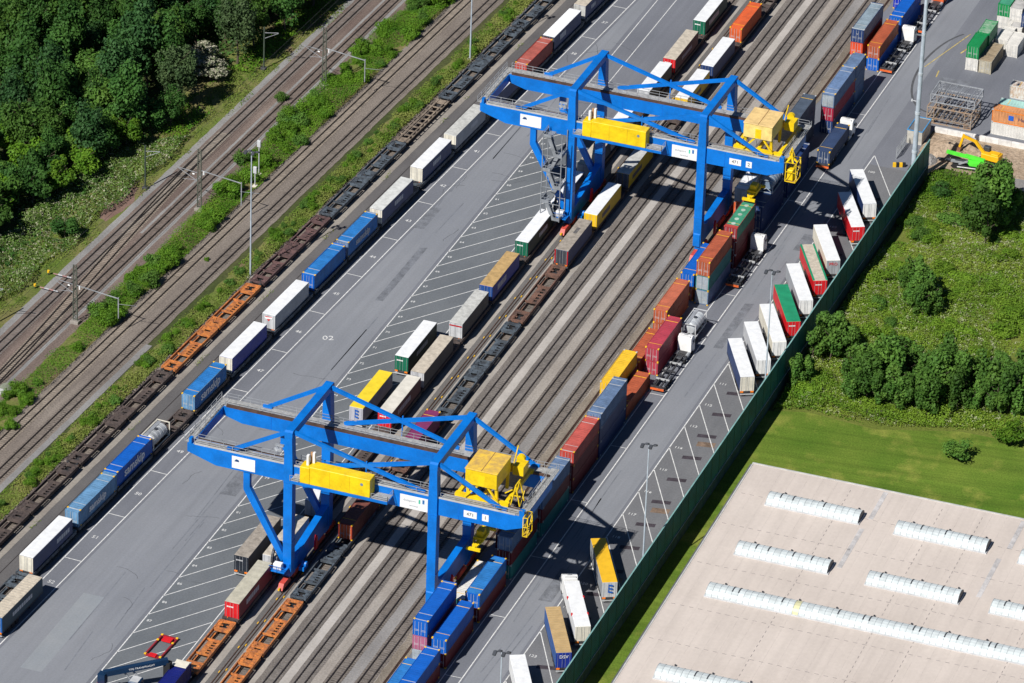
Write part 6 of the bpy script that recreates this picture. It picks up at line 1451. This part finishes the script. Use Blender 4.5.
place(TPp[0], 'bright green young tree on the slope nearest to the forest wall', -97.5, 27.5, 1.1, g_light)
for i, (u, v, s) in enumerate(((-101, 33, 1.3), (-103, 22, 1.3), (-106, 13, 1.2), (-109, 4, 1.3), (-104, 4, 1.0), (-98, 35, 1.2), (-96.5, 42, 1.1), (-99.5, 46, 1.3), (-95.5, 50, 1.0), (-103, 40, 1.3))):
    place(TPp[i % 3], 'medium green tree on the slope between forest and tracks', u, v, s, g_forest if i % 3 else g_light, 'trees on the slope below the forest')
rs3 = random.Random(17)
for i in range(46):
    v = rs3.uniform(-32, 52); u = -99.5 - rs3.random() ** 1.2 * 15 - (0.10 * max(0, 20 - v))
    if u < -97 - (v + 32) * 0.45 - 8: u += 8
    place(TPp[i % 3] if i % 2 else NP[i % 4], 'medium green tree on the slope between forest and tracks', u, v, rs3.uniform(0.9, 1.5), (g_willow, g_forest3, g_light, g_forest3, g_forest)[i % 5], 'trees on the slope below the forest')
# shrubs on the strip between the track groups and along the weeds
rv = random.Random(11)
GS = 'shrubs on the green strip between the two track groups'
for i in range(150):
    v = rv.uniform(-62, 150)
    if -48 < v < -18 and rv.random() < 0.75: continue
    if -14 < v < -4 and rv.random() < 0.5: continue
    u = -71.0 + rv.uniform(-2.3 - (1.9 if v > 45 else 0), 2.4); s = rv.uniform(0.55, 1.2)
    place(BP[i % 4], 'leafy bright green shrub on the strip between the two track groups', u, v, s, g_light if rv.random() < 0.8 else g_willow, GS)
GW = 'low shrubs in the weeds beside the empty wagons'
for i in range(110):
    v = rv.uniform(-85, 150); u = -56.3 + rv.uniform(-1.3, 1.2)
    place(BP[i % 4], 'low green shrub in the weeds beside the empty wagons', u, v, rv.uniform(0.3, 0.75), g_light if rv.random() < 0.6 else g_willow, GW)
for i, (u, v) in enumerate(((-79.5, 73), (-72.4, -1.5), (-64.0, 10), (-66.9, -58.0), (-68.9, -64.0))):
    place(BP[i % 4], ('dark small bush growing between the main line tracks near the top', 'small bush at the lower end of the green embankment', 'small green tuft between the two open tracks', 'round green bush beside the pale-sleeper track at the left', 'small weed bush at the left edge by the track')[i], u, v, (0.8, 0.7, 0.35, 0.8, 0.5)[i], g_willow if i == 0 else g_light)
# meadow trees behind the barrier
MT = []
for g, (wh_, lst, m) in enumerate((('at the right edge beside the gravel patch', ((59.0, 88.5, 1.3), (61.5, 90.0, 1.4), (60.8, 84.5, 1.5), (63.2, 82.0, 1.5), (60.5, 79.0, 1.4), (62.8, 76.0, 1.5), (64.0, 86.0, 1.5)), g_forest3),
        ('in the willow clump in the middle of the meadow', ((55.6, 52.0, 0.9), (57.4, 50.5, 1.15), (59.4, 49.0, 1.1), (58.0, 46.8, 0.95), (60.4, 44.5, 0.9), (61.6, 46.5, 0.9)), g_willow),
        ('of the copse beside the barrier above the lawn', ((47.6, 22.0, 0.95), (48.8, 24.5, 1.15), (50.4, 23.0, 1.1), (52.0, 25.2, 1.15), (53.4, 23.5, 1.0), (50.8, 27.0, 1.05), (47.6, 12.0, 0.8), (49.0, 14.0, 0.85)), g_willow))):
    for i, (u, v, s) in enumerate(lst): MT.append(('%s tree %s' % (('first', 'second', 'third', 'fourth', 'fifth', 'sixth', 'seventh', 'eighth')[i], wh_), u, v, s, m if i % 3 else g_willow))
for k, (l, u, v, s, m) in enumerate(MT): place(NP[k % 4], l, u, v, s * 1.22, m, None, None)
k_ = 0
for row, (v0, n, x0, x1) in enumerate(((11.0, 8, 58.0, 71.5), (15.6, 8, 57.5, 72.5), (20.0, 6, 60.0, 71.0))):
    for i in range(n):
        u = x0 + (x1 - x0) * i / (n - 1) + rf.uniform(-.5, .5)
        place(NP[k_ % 4], '%s tree of the middle thicket above the lawn, %s row' % (('leftmost', 'second', 'third', 'fourth', 'fifth', 'sixth', 'seventh', 'eighth')[i], ('front', 'middle', 'back')[row]), u, v0 + rf.uniform(-1.8, 1.4) + (u - 58) * 0.12, rf.uniform(0.95, 1.75), (g_willow, g_forest3, g_willow, g_forest3)[(k_ + row) % 4], 'trees of the middle thicket above the lawn', None); k_ += 1
for row, (v0, n, x0, x1) in enumerate(((14.5, 7, 73.5, 86.0), (19.0, 7, 73.5, 87.0), (23.5, 5, 75.5, 86.0))):
    for i in range(n):
        u = x0 + (x1 - x0) * i / (n - 1) + rf.uniform(-.5, .5)
        place(NP[k_ % 4], '%s tree of the right-hand thicket above the lawn, %s row' % (('leftmost', 'second', 'third', 'fourth', 'fifth', 'sixth', 'seventh')[i], ('front', 'middle', 'back')[row]), u, v0 + rf.uniform(-1.8, 1.4) + (u - 73) * 0.35, rf.uniform(0.9, 1.65), (g_willow, g_forest3, g_willow, g_forest3)[(k_ + row) % 4], 'trees of the right thicket above the lawn', None); k_ += 1
place(TPp[2], 'single low bush standing on the lawn behind the warehouse', 80.2, 0.2, 0.95, g_willow, None, None, sz=0.5)
place(TPp[0], 'round dark shrub in the meadow near the upper end of the barrier', 50.6, 89.5, 0.75, g_forest, None, None, sz=0.6)
place(TPp[1], 'yellow-green bush at the right edge of the lawn', 87.0, 9.0, 1.0, g_light, None, None, sz=0.6)
rs4 = random.Random(23)
for i in range(95):
    u = rs4.uniform(47, 92); v = rs4.uniform(8 + (u - 47) * 0.2, 97)
    if rs4.random() < 0.35: v = rs4.uniform(24, 62)
    if CULL(Vector((u, v, 0))) or (v > 90 and u > 58): continue
    place(BP[i % 4], 'rounded shrub in the rough meadow behind the barrier', u, v, rs4.uniform(0.7, 1.7), (g_willow, g_meadow2b, g_meadow2b, g_meadow2b)[i % 4], 'shrubs of the rough meadow', None, sz=rs4.uniform(0.5, 1.0))
# ground cover: low leafy growth nobody could count
def hnoise(rs, k=10, s=0.5):
    a = rs.uniform(-1, 1, (k, 2)) * s; ph = rs.uniform(0, 6.28, k)
    def f(x, y):
        r = 0
        for i in range(k): r = r + np.sin(a[i, 0] * x + a[i, 1] * y + ph[i])
        return r / k * 1.8
    return f
def scrub(name, x0, x1, y0, y1, dens, hmax, size, m, frame=None, seed=1, mask=None, base=0.15, freq=1.6):
    rs = np.random.RandomState(seed); n = int((x1 - x0) * (y1 - y0) * dens)
    x = rs.uniform(x0, x1, n); y = rs.uniform(y0, y1, n); f = hnoise(rs, 12, freq); g = hnoise(rs, 8, 0.25)
    h = np.clip(base + 0.5 * f(x, y) + 0.45 * g(x, y), 0.0, 1.0)
    keep = h > 0.03
    if mask is not None: keep &= mask(x, y, rs)
    x, y, h = x[keep], y[keep], h[keep]; n = len(x)
    z = h * hmax * rs.uniform(0.35, 1.0, n) ** 0.6
    e = 0.25; gx = (f(x + e, y) - f(x - e, y)) / (2 * e) * 0.5 * hmax; gy = (f(x, y + e) - f(x, y - e)) / (2 * e) * 0.5 * hmax
    N_ = np.stack([-gx, -gy, np.ones(n)], 1); N_ /= np.linalg.norm(N_, axis=1)[:, None]
    P_ = np.stack([x, y, z], 1)
    if frame is not None:
        c, s = math.cos(frame), math.sin(frame); P_ = np.stack([x * c + y * s, -x * s + y * c, z], 1)
    o = link(name, leaves(P_, N_, size, rs, name, m, jit=0.5), m); o['kind'] = 'stuff'; return o
g_meadow = leafmat("leaves_meadow", (0.125, 0.235, 0.020), (0.225, 0.32, 0.035), 0.0, 0.12, tint=((0.45, 0.46, 0.30), 0.9, 0.53))
g_meadow2 = leafmat("leaves_meadow_green", (0.090, 0.195, 0.018), (0.175, 0.285, 0.028), 0.0, 0.15)
g_weeds = leafmat("leaves_weeds", (0.095, 0.185, 0.018), (0.22, 0.25, 0.06), 0.0, 0.18)
g_embank = leafmat("leaves_embankment", (0.065, 0.175, 0.012), (0.125, 0.25, 0.018), 0.0, 0.25)
g_hedge = leafmat("leaves_hedge", (0.07, 0.155, 0.025), (0.13, 0.21, 0.04), 0.0, 0.3, tint=((0.46, 0.44, 0.32), 1.3, 0.53))
def msk_meadow(x, y, rs): 
    lim = np.interp(x, [46, 52, 64, 78, 100], [3.0, 5.4, 4.6, 9.8, 14]); top = np.interp(x, [46, 56, 62, 100], [98.5, 98.5, 97, 84])
    return (y > lim + rs.uniform(0, 1.2, len(x))) & (y < top)
scrub('meadow_growth', 46.2, 95, 3, 99, 32, 1.7, 0.13, g_meadow, None, 5, msk_meadow, base=0.42, freq=0.7)
scrub('meadow_bushes', 46.2, 95, 3, 99, 22, 2.2, 0.16, g_meadow2, None, 8, msk_meadow, base=0.06, freq=0.6)
scrub('meadow_bushes', 46.4, 66, 86, 99, 30, 3.0, 0.17, g_light, None, 31, msk_meadow, base=0.42, freq=0.8)
scrub('meadow_bushes', 47.5, 75, 7, 16, 34, 2.6, 0.16, g_meadow2, None, 33, msk_meadow, base=0.45, freq=0.8)
def msk_emb(x, y, rs): return (y > -68) & (x > np.interp(y, [-70, -20, 25, 45, 60], [-73.0, -73.0, -73.4, -74.6, -75.7]) + rs.uniform(0, 0.6, len(x))) & ~((y > -46) & (y < -24) & (rs.uniform(0, 1, len(x)) < 0.5))
scrub('embankment_growth', -75.9, -68.0, -70, 170, 60, 2.1, 0.115, g_embank, AS, 12, msk_emb, base=0.5, freq=0.9)
scrub('weeds', -58.4, -54.3, -110, 170, 26, 0.95, 0.15, g_weeds, AS, 13, None, base=0.30, freq=1.4)
scrub('weeds', -56.9, -54.2, -110, 170, 30, 1.5, 0.14, g_weeds, AS, 41, None, base=0.4, freq=0.9)
scrub('weeds', -49.3, -48.5, -110, 170, 14, 0.3, 0.10, g_weeds, AS, 21, lambda x, y, rs: (np.sin(y * 0.5) + np.sin(y * 0.23 + 1)) > 1.1, base=0.5)
scrub('verge_weeds', -93.0, -85.3, -60, 175, 30, 0.9, 0.13, g_weeds, AS, 14, lambda x, y, rs: (rs.uniform(0, 1, len(x)) < (-85.2 - x) / 4.0 + 0.3 * np.sin(y * 0.3)) & ~(((x + 87.6) / 1.9) ** 2 + ((y - 21.5) / 8) ** 2 < 1), base=0.22)
scrub('flowering_hedge', -99.5, -87.0, -45, 52, 26, 2.1, 0.17, g_hedge, AS, 15, lambda x, y, rs: (x < -87.2 - np.clip((50 - y) * 0.02, 0, 5) + np.sin(y * 0.35) * 0.9) & (x > -101), base=0.5, freq=1.0)
scrub('flowering_hedge', -112, -98, -45, 40, 14, 2.4, 0.22, g_hedge, AS, 16, None, base=0.45, freq=0.9)
scrub('forest_edge_growth', -94.5, -89.0, 50, 165, 16, 2.0, 0.20, g_embank, AS, 17, lambda x, y, rs: ~((y > 62) & (y < 80) & (x > -94)), base=0.35, freq=1.1)
scrub('forest_floor_growth', -175, -94, -30, 190, 2.2, 2.5, 0.35, g_forest, AS, 18, None, base=0.4, freq=0.8)

# remove the patterns the repeats were copied from
def drop(root):
    for c in list(root.children):
        for d in list(c.children): bpy.data.objects.remove(d)
        bpy.data.objects.remove(c)
    bpy.data.objects.remove(root)
for r_ in [TP, TR] + list(CONT.values()) + FP + NP + BP + TPp + [BI]: drop(r_)
